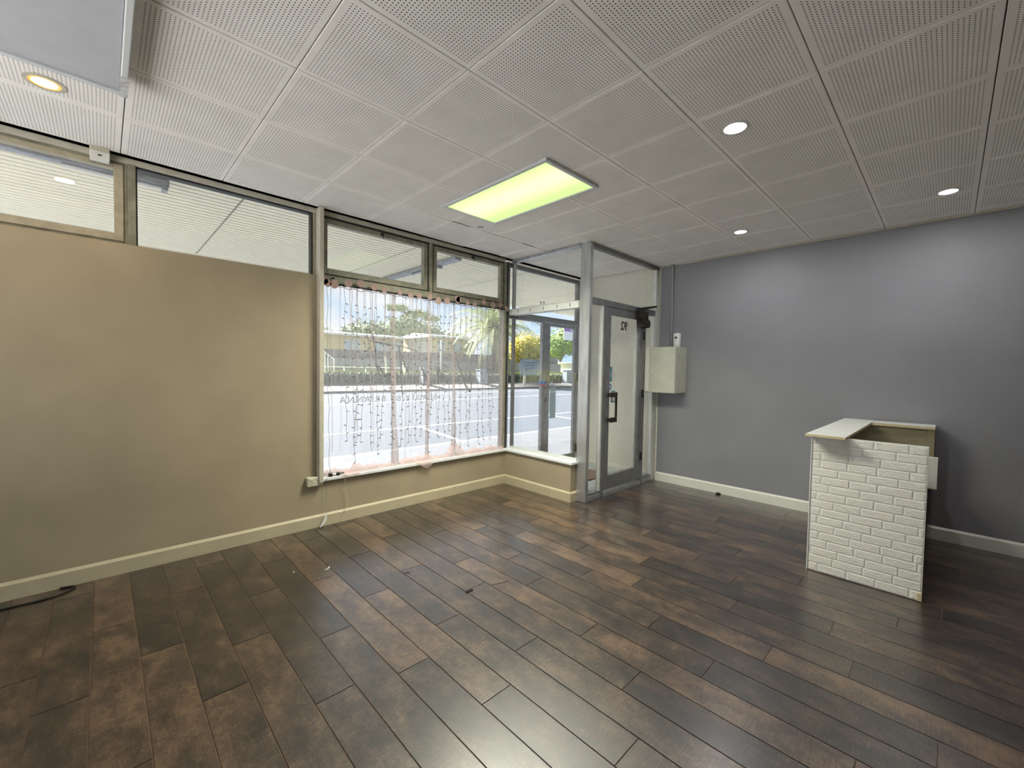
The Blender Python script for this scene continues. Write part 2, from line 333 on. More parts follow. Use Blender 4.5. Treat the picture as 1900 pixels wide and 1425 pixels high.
# ------------------------------------------------------------------ floor, ceiling, walls
fl = struct(MB().box(X0, XG+.02, Y1, .02, -.12, -.0045).build('floor', 'seam'), 'dark brown weathered oak plank floor of the empty shop', 'floor')
PW, PL = .183, 1.22
pk = MB(); g = .0014
pk.add([(-PW/2+g, -PL/2+g, -.006), (PW/2-g, -PL/2+g, -.006), (PW/2-g, PL/2-g, -.006), (-PW/2+g, PL/2-g, -.006)]+
       [(-PW/2+g+.0016, -PL/2+g+.001, 0), (PW/2-g-.0016, -PL/2+g+.001, 0), (PW/2-g-.0016, PL/2-g-.001, 0), (-PW/2+g+.0016, PL/2-g-.001, 0)],
       [(4, 5, 6, 7), (0, 1, 5, 4), (1, 2, 6, 5), (2, 3, 7, 6), (3, 0, 4, 7)])
pk_me = pk.mesh('plank'); pk_me.materials.append(M['plank'])
def plank_piece(xa, xb, ya, yb):
    q = MB(); xc, yc = (xa+xb)/2, (ya+yb)/2; hx, hy = (xb-xa)/2-g, (yb-ya)/2-g
    q.add([(-hx, -hy, -.006), (hx, -hy, -.006), (hx, hy, -.006), (-hx, hy, -.006), (-hx+.0016, -hy+.001, 0), (hx-.0016, -hy+.001, 0), (hx-.0016, hy-.001, 0), (-hx+.0016, hy-.001, 0)],
          [(4, 5, 6, 7), (0, 1, 5, 4), (1, 2, 6, 5), (2, 3, 7, 6), (3, 0, 4, 7)])
    me = q.mesh('plank'); me.materials.append(M['plank']); return mesh_copy('plank', me, (xc, yc, 0), fl)
k = -18
offs = [.0, .55, .22, .85, .40, 1.02, .12, .70]
while True:
    xa = -2.29+k*PW; xb = xa+PW
    if xa >= XG: break
    y_hi = 0.0 if xa < 0 else (-1.09 if xa < .1 else -1.20)
    y = y_hi - offs[k % 8] - R.uniform(0, .12); top = y_hi
    ends = [top]
    while y > Y1: ends.append(y); y -= PL
    ends.append(Y1)
    for a, b2 in zip(ends[:-1], ends[1:]):
        if a-b2 < .03: continue
        xq0, xq1 = max(xa, X0), min(xb, XG)
        if xq1-xq0 < .02: continue
        if abs((a-b2)-PL) < .002 and xq0 == xa and xq1 == xb: mesh_copy('plank', pk_me, ((xa+xb)/2, (a+b2)/2, 0), fl)
        else: plank_piece(xq0, xq1, b2, a)
    k += 1

ce = struct(MB().box(X0-.2, XG+.2, Y1-.2, .12, H+.016, H+.25).build('ceiling', 'tile_back'), 'grey white ceiling of square perforated acoustic tiles', 'ceiling')
def tile_mesh(wx, wy):
    hx, hy = wx/2-.0024, wy/2-.0024; c = .0022
    q = MB().add([(-hx, -hy, .014), (hx, -hy, .014), (hx, hy, .014), (-hx, hy, .014), (-hx, -hy, c), (hx, -hy, c), (hx, hy, c), (-hx, hy, c),
                  (-hx+c, -hy+c, 0), (hx-c, -hy+c, 0), (hx-c, hy-c, 0), (-hx+c, hy-c, 0)],
                 [(8, 11, 10, 9), (0, 1, 5, 4), (1, 2, 6, 5), (2, 3, 7, 6), (3, 0, 4, 7), (4, 5, 9, 8), (5, 6, 10, 9), (6, 7, 11, 10), (7, 4, 8, 11)])
    me = q.mesh('ceiling_tile'); me.materials.append(M['tile']); return me
TM = {}
GX, GY = -2.5705, -2.4049
LT = (-1.672, -1.044, -2.122, -.877)          # troffer opening
sag = {(3, 3): (.010, -.006, -.003), (2, 3): (-.006, .012, -.004), (1, 3): (.004, .004, -.001), (4, 3): (.003, -.008, -.002)}
for i in range(-5, 8):
    for j in range(-7, 4):
        xa, xb = GX+.6*i, min(GX+.6*(i+1), XG); ya, yb = GY+.6*j, GY+.6*(j+1)
        kk = (round(xb-xa, 3), .6)
        if kk not in TM: TM[kk] = tile_mesh(*kk)
        ro = sag.get((i, j)); dz = (ro[2] if ro else R.uniform(-.0006, .0003))
        mesh_copy('ceiling_tile', TM[kk], ((xa+xb)/2, (ya+yb)/2, H+dz), ce, (ro[0], ro[1], 0) if ro else (R.uniform(-.0008, .0008), R.uniform(-.0008, .0008), 0))

for pts_ in ([(-1.36, -.606, H-.002), (-1.25, -.612, H-.003), (-1.14, -.60, H-.002)], [(-.772, -.22, H-.002), (-.78, -.36, H-.004), (-.765, -.48, H-.003), (-.772, -.60, H-.002)], [(-1.08, -.66, H-.002), (-1.05, -.70, H-.003), (-1.03, -.695, H-.002)], [(-.17, -.604, H-.002), (-.36, -.608, H-.003)]):
    MB().tube(pts_, .0035, 5).build('crack', 'black', ce)

# window wall: the board-covered left part, the dado under the shop window and the return
WY = .02           # painted face
struct(MB().box(X0-.15, -2.435, WY, .14, 0, 2.372).build('wall_left', 'beige'), 'beige painted board wall below the two left transom windows', 'wall')
struct(MB().box(-2.435, .12, WY, .16, 0, .436).build('wall_front', 'beige'), 'low beige wall under the curtained shop window', 'wall')
struct(MB().box(0, .118, -1.095, WY, 0, .436).build('wall_return', 'beige'), 'low beige return wall beside the glass door', 'wall')
struct(MB().box(XG, XG+.2, Y1-.2, YD-.03, 0, H+.01).build('wall_right', 'grey'), 'long flat grey painted wall on the right', 'wall')
struct(MB().box(X0-.15, XG+.2, Y1-.2, Y1, 0, H+.01).build('wall_back', 'beige'), 'plain beige wall at the rear of the shop', 'wall')
ws_ = struct(MB().box(X0-.15, X0, Y1, -3.6, 0, H+.01).box(X0-.15, X0, -.4, WY, 0, H+.01).box(X0-.15, X0, -3.6, -.4, 0, .45).box(X0-.15, X0, -3.6, -.4, 2.75, H+.01).build('wall_side', 'beige'), 'beige side wall of the shop with a window opening added for daylight', 'wall')  # opening added in this unseen wall to light the ceiling
struct(MB().box(XG+.02, XG+.2, YD-.03, .2, -.1, H+.3).build('wall_entry', 'mosaic'), 'cream mosaic tiled wall inside the entry porch', 'wall')
struct(MB().box(X0-.15, 3.0, -.02, .16, H+.016, 4.2).build('wall_parapet', 'beige'), 'outer wall above the shop front', 'wall')
struct(MB().box(1.94, 9, .02, .25, -.1, 4.2).build('wall_neighbour', 'mosaic'), 'cream front wall of the neighbouring shop', 'wall')
struct(MB().box(-30, X0-.15, -20, .16, -.4, -.06).build('added_yard', 'yard'), 'added pale paved yard bouncing daylight into the shop', 'yard')  # yard added out of view; its sunlit paving throws light up indoors
def board(x0, x1, y0, y1, h, d):       # skirting with a small splayed top; d = outward direction
    q = MB(); t_ = .017
    if d == '-y': return q.add([(x0, y0, 0), (x1, y0, 0), (x1, y0-t_, 0), (x0, y0-t_, 0), (x0, y0, h), (x1, y0, h), (x1, y0-t_, h-.018), (x0, y0-t_, h-.018)], [(0,1,2,3),(4,5,6,7),(3,2,6,7),(0,3,7,4),(1,2,6,5),(0,1,5,4)])
    return q.add([(x0, y0, 0), (x0, y1, 0), (x0-t_, y1, 0), (x0-t_, y0, 0), (x0, y0, h), (x0, y1, h), (x0-t_, y1, h-.018), (x0-t_, y0, h-.018)], [(0,1,2,3),(4,5,6,7),(3,2,6,7),(0,3,7,4),(1,2,6,5),(0,1,5,4)])
struct(board(X0, 0, WY, WY, .118, '-y').build('baseboard_front', 'beige_trim'), 'beige skirting board along the window wall', 'skirting board')
struct(board(0, 0, -1.095, WY-.017, .118, '-x').build('baseboard_return', 'beige_trim'), 'short beige skirting board on the low return wall', 'skirting board')
struct(board(-.017, .118, -1.095, -1.095, .118, '-y').build('baseboard_end', 'beige_trim'), 'tiny beige skirting piece on the return wall end', 'skirting board')
struct(board(XG, XG, Y1, YD-.035, .122, '-x').build('baseboard_right', 'white_trim'), 'white skirting board along the grey wall', 'skirting board')
struct(MB().bbox(XG-.018, XG, Y1, YD-.03, H-.016, H-.001).build('trim_1', 'cream_strip'), 'thin cream ceiling bead above the grey wall', 'trim')
struct(MB().bbox(X0, -.03, .035, .16, H-.045, H-.002).build('trim_2', 'cream_strip'), 'cream head strip between ceiling and transom windows', 'trim')
struct(MB().bbox(.075, .16, -1.10, .03, H-.035, H-.002).build('trim_3', 'alu'), 'pale metal head strip above the return glazing', 'trim')
struct(MB().bbox(-2.397, -.022, -.022, .10, .436, .466, .004).build('trim_4', 'sill'), 'white window sill under the curtained shop window', 'sill')
struct(MB().bbox(-.024, .118, -1.122, .085, .436, .466, .004).build('trim_5', 'sill'), 'short white sill on the low return wall', 'sill')
struct(MB().bbox(-2.436, -2.397, -.052, .12, .436, H-.002, .003).build('trim_6', 'cream_strip'), 'cream painted post between the board wall and shop window', 'post')
struct(MB().box(-2.397, -2.385, -.01, .12, .466, 2.33).build('trim_7', 'alu_white'), 'slim pale edge strip on the left of the shop window', 'trim')

# ------------------------------------------------------------------ windows
def framed(parent, x0, x1, z0, z1, y0, y1, w, mat, name='frame', wt=None, wb=None):
    wt = wt or w; wb = wb or w
    MB().bbox(x0, x0+w, y0, y1, z0, z1, .002).build(name, mat, parent); MB().bbox(x1-w, x1, y0, y1, z0, z1, .002).build(name, mat, parent)
    MB().bbox(x0+w, x1-w, y0, y1, z1-wt, z1, .002).build(name, mat, parent); MB().bbox(x0+w, x1-w, y0, y1, z0, z0+wb, .002).build(name, mat, parent)
def win(n, label): return struct(bpy.data.objects.new('window_%d' % n, None), label, 'window')
def mkwin(n, label, loc):
    o = win(n, label); COL.objects.link(o); o.location = loc; o.empty_display_size = .1; return o
HB = H-.045
w = mkwin(1, 'leftmost hinged transom window with putty coloured sash', (-4.5, .09, 2.372))
framed(w, X0, -3.735, 2.372, HB, .055, .12, .022, 'olive', 'frame', .018, .022)
framed(w, -5.5, -3.757, 2.394, HB-.018, .045, .10, .050, 'putty', 'sash', .034, .052)
MB().box(-5.45, -3.807, .076, .082, 2.446, HB-.05).build('pane', 'glass', w)
struct(MB().bbox(-3.735, -3.69, .03, .12, 2.372, H-.045, .003).build('trim_8', 'olive'), 'olive mullion between the two left transom windows', 'mullion')
w = mkwin(2, 'wide fixed transom window second from the left', (-3.1, .09, 2.372))
MB().bbox(-2.478, -2.462, .05, .12, 2.372, HB, .002).build('frame', 'black', w); MB().bbox(-2.462, -2.436, .045, .12, 2.372, HB, .002).build('frame', 'putty', w)
MB().bbox(-3.69, -3.682, .05, .12, 2.372, HB, .002).build('frame', 'black', w); MB().bbox(-3.682, -2.478, .05, .12, HB-.014, HB, .002).build('frame', 'black', w)
MB().bbox(-3.682, -2.478, .05, .12, 2.372, 2.384, .002).build('frame', 'alu_white', w)
MB().box(-3.682, -2.478, .084, .09, 2.384, HB-.014).build('pane', 'glass', w)
def sash_window(n, label, x0, x1, zb, zt):
    w = mkwin(n, label, ((x0+x1)/2, .09, zb))
    framed(w, x0, x1, zb, zt, .055, .12, .018, 'black', 'frame', .022, .012)
    framed(w, x0+.018, x1-.018, zb+.012, zt-.022, .045, .105, .048, 'olive', 'sash', .045, .055)
    MB().box(x0+.066, x1-.066, .078, .084, zb+.067, zt-.067).build('pane', 'glass', w)
    xm = (x0+x1)/2+.02
    c = MB().bbox(xm-.012, xm+.016, .02, .05, zt-.062, zt-.02).build('catch', 'black', w)
    MB().tube([(xm, .03, zt-.06), (xm-.004, .012, zt-.075), (xm+.002, .008, zt-.09)], .006).build('latch_tongue', 'black', c)
    return w
ZB = 2.392
sash_window(3, 'hinged transom window with olive sash above the curtain left half', -2.397, -1.205, ZB, HB)
sash_window(4, 'hinged transom window with olive sash beside the corner post', -1.165, -.035, ZB, HB)
struct(MB().bbox(-1.205, -1.165, .03, .12, ZB-.02, HB, .003).build('trim_9', 'olive'), 'olive mullion between the two sash transoms', 'mullion')
struct(MB().bbox(-2.397, -.035, .04, .12, 2.325, ZB, .003).build('trim_10', 'olive'), 'olive transom rail above the curtain', 'rail')
struct(MB().bbox(-.035, .005, .035, .13, .466, H-.04, .003).build('trim_11', 'olive'), 'olive corner post of the shop window', 'post')
struct(MB().bbox(.005, .024, .03, .13, .466, H-.04, .003).build('trim_12', 'black'), 'black rubber strip on the shop window corner post', 'trim')
w5 = mkwin(5, 'large shop window pane behind the sheer curtain', (-1.2, .1, .466))
MB().box(-2.385, -.035, .098, .106, .466, 2.325).build('pane', 'glass', w5)
MB().bbox(-2.385, -.035, .085, .12, .466, .486, .002).build('glazing_bead', 'alu', w5)
STROKES = [[[-1.798,1.537],[-1.808,1.554],[-1.813,1.64],[-1.827,1.76],[-1.846,1.836],[-1.865,1.885],[-1.887,1.913],[-1.905,1.908],[-1.914,1.882],[-1.904,1.832],[-1.882,1.757],[-1.854,1.664],[-1.828,1.605]],[[-1.823,1.792],[-1.754,1.781],[-1.659,1.77],[-1.581,1.764],[-1.451,1.748],[-1.315,1.714]],[[-1.798,1.537],[-1.775,1.528],[-1.742,1.485],[-1.704,1.45],[-1.656,1.42],[-1.617,1.405],[-1.593,1.408],[-1.58,1.442],[-1.589,1.478],[-1.609,1.513],[-1.623,1.522],[-1.628,1.504],[-1.613,1.469],[-1.579,1.447]],[[-1.798,1.528],[-1.784,1.476],[-1.761,1.437],[-1.74,1.457],[-1.738,1.494]],[[-1.554,1.765],[-1.536,1.712],[-1.511,1.65],[-1.469,1.552],[-1.417,1.452],[-1.385,1.387],[-1.353,1.355],[-1.33,1.364],[-1.312,1.434]],[[-1.542,1.739],[-1.531,1.65],[-1.52,1.542],[-1.514,1.424],[-1.508,1.324],[-1.496,1.192]],[[-1.254,1.546],[-1.243,1.509],[-1.225,1.434],[-1.222,1.358],[-1.229,1.325],[-1.252,1.358],[-1.274,1.415],[-1.288,1.457]],[[-1.231,1.481],[-1.203,1.434],[-1.158,1.377],[-1.113,1.352],[-1.073,1.362],[-1.051,1.405],[-1.04,1.473],[-1.041,1.541],[-1.024,1.512],[-0.994,1.473],[-0.952,1.425],[-0.91,1.365],[-0.873,1.33],[-0.85,1.365],[-0.826,1.415],[-0.801,1.4],[-0.782,1.384]],[[-1.03,1.531],[-1.023,1.434],[-1.016,1.386],[-0.992,1.361],[-0.981,1.395],[-0.994,1.464]],[[-0.861,1.855],[-0.825,1.773],[-0.806,1.694],[-0.786,1.595],[-0.767,1.575]],[[-0.775,1.675],[-0.735,1.566],[-0.69,1.475],[-0.67,1.435],[-0.643,1.353],[-0.59,1.27],[-0.55,1.238],[-0.531,1.279],[-0.533,1.373],[-0.54,1.435],[-0.561,1.487],[-0.588,1.517],[-0.607,1.507]],[[-0.561,1.487],[-0.514,1.435],[-0.46,1.388]],[[-0.218,1.457],[-0.212,1.501],[-0.234,1.527],[-0.269,1.521],[-0.268,1.489],[-0.218,1.449]]]
def smooth_path(p, n=5):
    out = []
    for i in range(len(p)-1):
        a, b2, c, d = p[max(i-1, 0)], p[i], p[i+1], p[min(i+2, len(p)-1)]
        for s_ in range(n):
            u = s_/n; out.append([.5*(2*b2[q]+(c[q]-a[q])*u+(2*a[q]-5*b2[q]+4*c[q]-d[q])*u*u+(3*b2[q]-a[q]-3*c[q]+d[q])*u**3) for q in range(len(b2))])
    out.append(list(p[-1])); return out
scr = MB()
for s_ in STROKES:
    pts = smooth_path(s_); n = len(pts)
    scr.tube([(a, .097, z) for a, z in pts], [.0075+.003*math.sin(6.0*i/n) for i in range(n)], 6, flat=(1, .12, 1))
scr.build('script_lettering', 'ink', w5, label='mirrored dark cursive lettering on the glass')
text_part('BEAUTY BY BRIANNA', .098, True, (-2.19, .0972, 1.16), 'ink_soft', w5, 'small_lettering', 1.26, thin=.0012)

# return glazing
w6 = mkwin(6, 'fixed return pane above the marked rail by the door', (.12, -.5, 2.33))
MB().box(.118, .124, -1.09, .03, 2.33, H-.035).build('pane', 'glass', w6)
MB().bbox(.105, .14, -1.10, .03, 2.33, 2.345, .002).build('glazing_bead', 'alu', w6)
MB().bbox(.095, .145, .003, .03, 2.33, H-.035, .002).build('jamb', 'alu', w6)
w7 = mkwin(7, 'large clear return pane above the short sill', (.12, -.5, .466))
MB().box(.118, .124, -1.09, .03, .49, 2.25).build('pane', 'glass', w7)
MB().bbox(.09, .15, -1.10, .03, .466, .49, .002).build('glazing_bead', 'alu_white', w7)
MB().bbox(.095, .145, .003, .03, .49, 2.25, .002).build('jamb', 'alu_dark', w7)
rl = struct(MB().bbox(.045, .15, -1.115, .035, 2.25, 2.33, .004).build('trim_13', 'alu_white'), 'pale metal rail with small dark notches across the return glazing', 'rail')
for y in (-.14, -.36, -.58, -.80, -1.0): MB().box(.0435, .047, y-.004, y+.004, 2.27, 2.31).build('notch', 'black', rl)
for y, rr in ((-.52, .016), (-.57, .013)): MB().tube([(.06, y+rr*math.cos(a*.6), 2.345+rr+rr*math.sin(a*.6)) for a in range(1, 9)], .004).build('hook', 'black', rl)
col = struct(MB().bbox(.10, .155, YD-.005, -1.098, 0, H-.001, .003).build('trim_14', 'alu'), 'tall square brushed aluminium post between return glazing and door', 'post')

# inner door screen
w8 = mkwin(8, 'wide clear transom pane above the glass door', (.9, YD, 2.37))
MB().bbox(.155, XG, YD-.002, YD+.06, H-.05, H-.001, .003).build('head_rail', 'alu_dark', w8)
MB().bbox(.155, 1.655, YD, YD+.05, 2.302, 2.375, .003).build('bottom_rail', 'alu_dark', w8)
MB().box(.155, 1.645, YD+.022, YD+.028, 2.375, H-.05).build('pane', 'glass', w8)
def sidelight(n, label, x0, x1):
    w = mkwin(n, label, ((x0+x1)/2, YD, 0)); MB().box(x0, x1, YD+.022, YD+.028, .085, 2.302).build('pane', 'glass', w)
    MB().bbox(x0, x1, YD, YD+.05, 0, .06, .003).build('bottom_rail', 'alu', w); MB().bbox(x0, x1, YD+.008, YD+.042, .06, .085, .002).build('glazing_bead', 'alu_dark', w)
    MB().bbox(x1-.028, x1, YD+.004, YD+.05, .085, 2.302, .002).build('glazing_bead', 'alu_white', w); return w
sidelight(9, 'narrow sidelight pane left of the glass door', .155, .405)
sidelight(10, 'narrow sidelight pane right of the glass door beside the grey wall', 1.405, 1.655)
for n, xa, xb, mt_, lab in ((15, .405, .465, 'alu_dark', 'metal jamb post on the left of the glass door'), (16, 1.345, 1.405, 'alu_dark', 'metal jamb post on the hinge side of the glass door'), (17, 1.655, XG, 'alu_white', 'pale metal end post against the grey wall')):
    struct(MB().bbox(xa, xb, YD, YD+.055, 0, 2.302 if n < 17 else H-.05, .003).build('trim_%d' % n, mt_), lab, 'post')
d = struct(bpy.data.objects.new('door_1', None), 'aluminium framed glass shop door with the mirrored number 92', 'door'); COL.objects.link(d); d.location = (.9, YD, 0)
DX0, DX1 = .468, 1.342
MB().bbox(DX0, DX0+.095, YD+.002, YD+.048, .075, 2.297, .004).build('stile', 'alu_dark', d); MB().bbox(DX1-.095, DX1, YD+.002, YD+.048, .075, 2.297, .004).build('stile', 'alu_dark', d)
MB().bbox(DX0+.095, DX1-.095, YD+.002, YD+.048, 2.21, 2.297, .004).build('top_rail', 'alu_dark', d); MB().bbox(DX0+.095, DX1-.095, YD+.002, YD+.048, .075, .245, .004).build('bottom_rail', 'alu_dark', d)
MB().box(DX0+.09, DX1-.09, YD+.022, YD+.028, .24, 2.215).build('pane', 'glass', d)
MB().bbox(DX1-.13, DX1-.093, YD+.03, YD+.06, .245, 2.21, .002).build('glazing_bead', 'alu_white', d)
MB().bbox(DX0, DX1, YD-.012, YD+.06, 0, .058, .003).build('threshold', 'alu', d)
hd = MB(); hx0, hx1, hy = DX0+.045, DX0+.185, YD-.055
hd.bbox(hx0, hx1, hy, hy+.02, .905, .965, .003); hd.bbox(hx0, hx1, hy, hy+.02, 1.21, 1.27, .003); hd.bbox(hx1-.03, hx1, hy, hy+.02, .965, 1.21, .003)
hd.bbox(hx0, hx0+.03, hy+.02, YD+.003, .915, .955, .003); hd.bbox(hx0, hx0+.03, hy+.02, YD+.003, 1.22, 1.26, .003)
hd.build('handle', 'bronze', d, label='dark bronze pull handle')
lp = MB().bbox(DX0+.15, DX0+.24, YD+.012, YD+.021, 1.14, 1.285, .003).build('lock_plate', 'sticker_teal', d)
MB().box(DX0+.16, DX0+.228, YD+.0105, YD+.0125, 1.155, 1.27).build('plate_face', 'plastic', lp)
for z in (.33, 1.18, 1.95): MB().bbox(DX1-.012, DX1+.016, YD-.014, YD+.004, z, z+.11, .003).build('hinge', 'black', d)
text_part('92', .155, True, (.805, YD+.0195, 2.05), 'ink', d, 'door_number', thin=-.0035)
st = MB().box(DX0+.098, DX0+.165, YD+.0195, YD+.0215, 1.40, 1.58).build('sticker', 'sticker_teal', d); st['label'] = 'teal rectangular sticker on the door glass'
q = MB().tube([(DX0+.13, YD+.0185, 1.49), (DX0+.13, YD+.0195, 1.49)], .036, 20); q.build('sticker_emblem', 'card_grey', st)
st = MB().tube([(DX0+.127, YD+.0185, 1.335), (DX0+.127, YD+.0215, 1.335)], .036, 20).build('sticker', 'sticker_blue', d); st['label'] = 'small round blue sticker'
MB().tube([(DX0+.127, YD+.0178, 1.335), (DX0+.127, YD+.0186, 1.335)], .018, 16).build('sticker_emblem', 'white', st)
cl = MB().bbox(1.11, 1.33, YD-.075, YD+.001, 2.225, 2.315, .006).build('door_closer', 'bronze', d, label='old dark bronze door closer')
MB().cyl((1.205, YD-.085, 2.165), .058, .085, 'y', 20).build('closer_cylinder', 'bronze', cl); MB().cyl((1.315, YD-.08, 2.16), .056, .08, 'y', 20).build('closer_cylinder', 'bronze', cl)
MB().bbox(1.16, 1.34, YD-.07, YD-.005, 2.18, 2.235, .006).build('closer_bracket', 'bronze', cl)
MB().cyl((1.25, YD-.045, 2.31), .018, .05, 'z', 12).build('closer_spindle', 'black', cl)
MB().tube([(1.25, YD-.045, 2.35), (1.62, YD-.03, 2.425)], .011).build('closer_arm', 'black', cl)
MB().tube([(1.10, YD-.03, 2.34), (1.25, YD-.04, 2.365), (1.64, YD-.02, 2.435)], .009).build('closer_arm', 'black', cl)

# outer screen of the entry porch
OY = .05
w11 = mkwin(11, 'glass panel above the outer porch door', (.8, OY, 2.28))
framed(w11, .024, 1.60, 2.28, H-.03, OY, OY+.05, .05, 'alu_dark', 'frame', .06, .03)
MB().box(.074, 1.55, OY+.022, OY+.028, 2.31, H-.09).build('pane', 'glass', w11)
MB().bbox(.024, 1.756, OY-.005, OY+.065, 2.235, 2.285, .003).build('head_beam', 'alu_dark', w11)
w12 = mkwin(12, 'fixed outer porch pane left of the outer door', (.4, OY, .05))
framed(w12, .024, .79, .05, 2.235, OY, OY+.05, .045, 'alu_dark', 'frame', .02, .10)
MB().box(.069, .745, OY+.022, OY+.028, .15, 2.215).build('pane', 'glass', w12)
fr = MB()
for i in range(46):
    x = .07+i*.034; q0 = R.uniform(.05, .13); fr.grid(lambda u, v, x=x, q0=q0: (x+u*.03, OY-.006+.004*math.sin(u*9+i), 2.235-v*q0*(.75+.25*math.sin(u*7))), 3, 3)
fr = fr.build('lace_valance', 'sheer', w12); fr['label'] = 'white lace fringe hanging below the beam'
d2 = struct(bpy.data.objects.new('door_2', None), 'outer porch glass door with a lock and stickers', 'door'); COL.objects.link(d2); d2.location = (1.2, OY, .05)
OX0, OX1 = .80, 1.59
MB().bbox(OX0, OX0+.12, OY, OY+.045, .06, 2.225, .003).build('stile', 'alu_dark', d2); MB().bbox(OX1-.08, OX1, OY, OY+.045, .06, 2.225, .003).build('stile', 'alu_dark', d2)
MB().bbox(OX0+.12, OX1-.08, OY, OY+.045, 2.18, 2.225, .003).build('top_rail', 'alu_dark', d2); MB().bbox(OX0+.12, OX1-.08, OY, OY+.045, .06, .21, .003).build('bottom_rail', 'alu_dark', d2)
MB().box(OX0+.115, OX1-.075, OY+.02, OY+.026, .2, 2.19).build('pane', 'glass', d2)
MB().bbox(OX0+.02, OX0+.05, OY-.012, OY+.001, 1.05, 1.12, .003).build('lock', 'black', d2)
for z in (.22, 1.35): MB().bbox(OX1-.01, OX1+.015, OY-.012, OY+.004, z, z+.13, .003).build('hinge', 'black', d2)
struct(MB().bbox(1.60, 1.70, OY, OY+.06, .05, H-.03, .003).build('trim_18', 'alu'), 'metal jamb of the outer porch door', 'post')
struct(MB().box(1.70, 1.757, OY, OY+.06, .05, H-.03).build('trim_19', 'cream_strip'), 'cream packing strip beside the outer porch jamb', 'trim')
struct(MB().box(.155, 1.757, YD+.055, .2, -.10, .05).build('floor_porch', 'entry_floor'), 'pale grey paved floor of the entry porch', 'floor')
# notices on the porch glass
def card(name, label, x0, x1, z0, z1, mat):
    o = MB().box(x0, x1, OY+.012, OY+.0145, z0, z1).build(name, mat); return tag(o, label, 'sign')
c1 = card('notice_card', 'blue grey notice card with lines of text taped to the porch pane', .315, .655, 1.45, 1.675, 'card_blue')
for z, segs, hgt in ((1.628, ((.36, .43), (.45, .52), (.535, .61)), .013), (1.588, ((.385, .465), (.485, .52), (.525, .575)), .015), (1.545, ((.395, .5), (.51, .565)), .007), (1.513, ((.385, .59),), .004)):
    for a, b2 in segs: MB().box(a, b2, OY+.0105, OY+.0125, z-hgt/2, z+hgt/2).build('text_line', 'ink_soft', c1)
for x, z in ((.325, 1.667), (.646, 1.664)): MB().cyl((x, OY+.006, z), .007, .006, 'y', 10).build('pin', 'black', c1)
c2 = card('poster_card', 'grey green narrow poster on the outer porch door glass', .945, 1.085, .80, 1.285, 'card_grey')
MB().box(.95, 1.08, OY+.0105, OY+.0125, 1.195, 1.205).build('text_line', 'white', c2); MB().box(.955, 1.05, OY+.0105, OY+.0125, 1.10, 1.112).build('text_line', 'card_blue', c2)
MB().box(.96, 1.07, OY+.0105, OY+.0125, 1.05, 1.06).build('text_line', 'card_blue', c2)
c3 = card('warning_sticker', 'tiny dark plum sticker on the outer porch door glass', 1.02, 1.215, 1.325, 1.37, 'sticker_plum')
for a in (1.045, 1.085, 1.125, 1.165): MB().box(a, a+.022, OY+.0105, OY+.0125, 1.337, 1.358).build('text_mark', 'ink_soft', c3)
c4 = tag(MB().box(.70, .82, OY-.004, OY-.0008, 1.325, 1.375).build('security_sticker', 'sticker_blue'), 'blue and red security sticker on the porch door edge', 'sticker')
MB().box(.70, .82, OY-.0042, OY-.0008, 1.295, 1.3245).build('lower_band', 'sticker_red', c4)
mtx = thing('door_mat', 'brown coir door mat on the porch floor', 'mat', (.95, -.6, .05))
MB().bbox(.60, 1.31, -.78, -.42, .05, .066, .004).build('pile', 'mat', mtx)
for ya, yb in ((-.792, -.78), (-.42, -.408)): MB().bbox(.588, 1.322, ya, yb, .05, .062, .003).build('border', 'bronze', mtx)
for xa, xb in ((.588, .60), (1.31, 1.322)): MB().bbox(xa, xb, -.78, -.42, .05, .062, .003).build('border', 'bronze', mtx)

w13_added = mkwin(13, 'wide aluminium side window added out of view for daylight', (X0-.07, -2.0, .45))  # invented window, out of view, lets daylight reach the ceiling
MB().box(X0-.078, X0-.072, -3.55, -.45, .5, 2.7).build('pane', 'glass', w13_added)
for ya, yb, za, zb in ((-3.6, -3.55, .45, 2.75), (-.45, -.4, .45, 2.75), (-3.55, -.45, .45, .5), (-3.55, -.45, 2.7, 2.75), (-2.02, -1.98, .5, 2.7)): MB().bbox(X0-.10, X0-.05, ya, yb, za, zb, .003).build('frame', 'alu', w13_added)

# ------------------------------------------------------------------ ceiling fittings
tr = thing('ceiling_light', 'rectangular recessed fluorescent ceiling light glowing lime green', 'ceiling light', ((LT[0]+LT[1])/2, (LT[2]+LT[3])/2, H))
a0, a1, b0, b1 = LT; fz0, fz1 = H-.022, H-.0015
MB().bbox(a0, a0+.032, b0, b1, fz0, fz1, .004).build('frame', 'cassette_frame', tr); MB().bbox(a1-.032, a1, b0, b1, fz0, fz1, .004).build('frame', 'cassette_frame', tr)
MB().bbox(a0+.032, a1-.032, b0, b0+.032, fz0, fz1, .004).build('frame', 'cassette_frame', tr); MB().bbox(a0+.032, a1-.032, b1-.032, b1, fz0, fz1, .004).build('frame', 'cassette_frame', tr)
MB().box(a0+.032, a1-.032, b0+.032, b1-.032, H-.012, H-.004).build('diffuser', 'lime', tr, label='lime green glowing diffuser')
def area(name, parent, loc, size, sizey, energy, color, shape='RECTANGLE', spread=math.pi):
    L = bpy.data.lights.new(name, 'AREA'); L.shape = shape; L.size = size; L.size_y = sizey; L.energy = energy; L.color = color; L.spread = spread
    o = bpy.data.objects.new(name, L); COL.objects.link(o); o.parent = parent; o.location = Vector(loc)-parent.location; return o
area('tube_light', tr, ((a0+a1)/2, (b0+b1)/2, H-.016), a1-a0-.08, b1-b0-.08, LAMP['troffer'], (1.0, .985, .82), spread=math.radians(146))
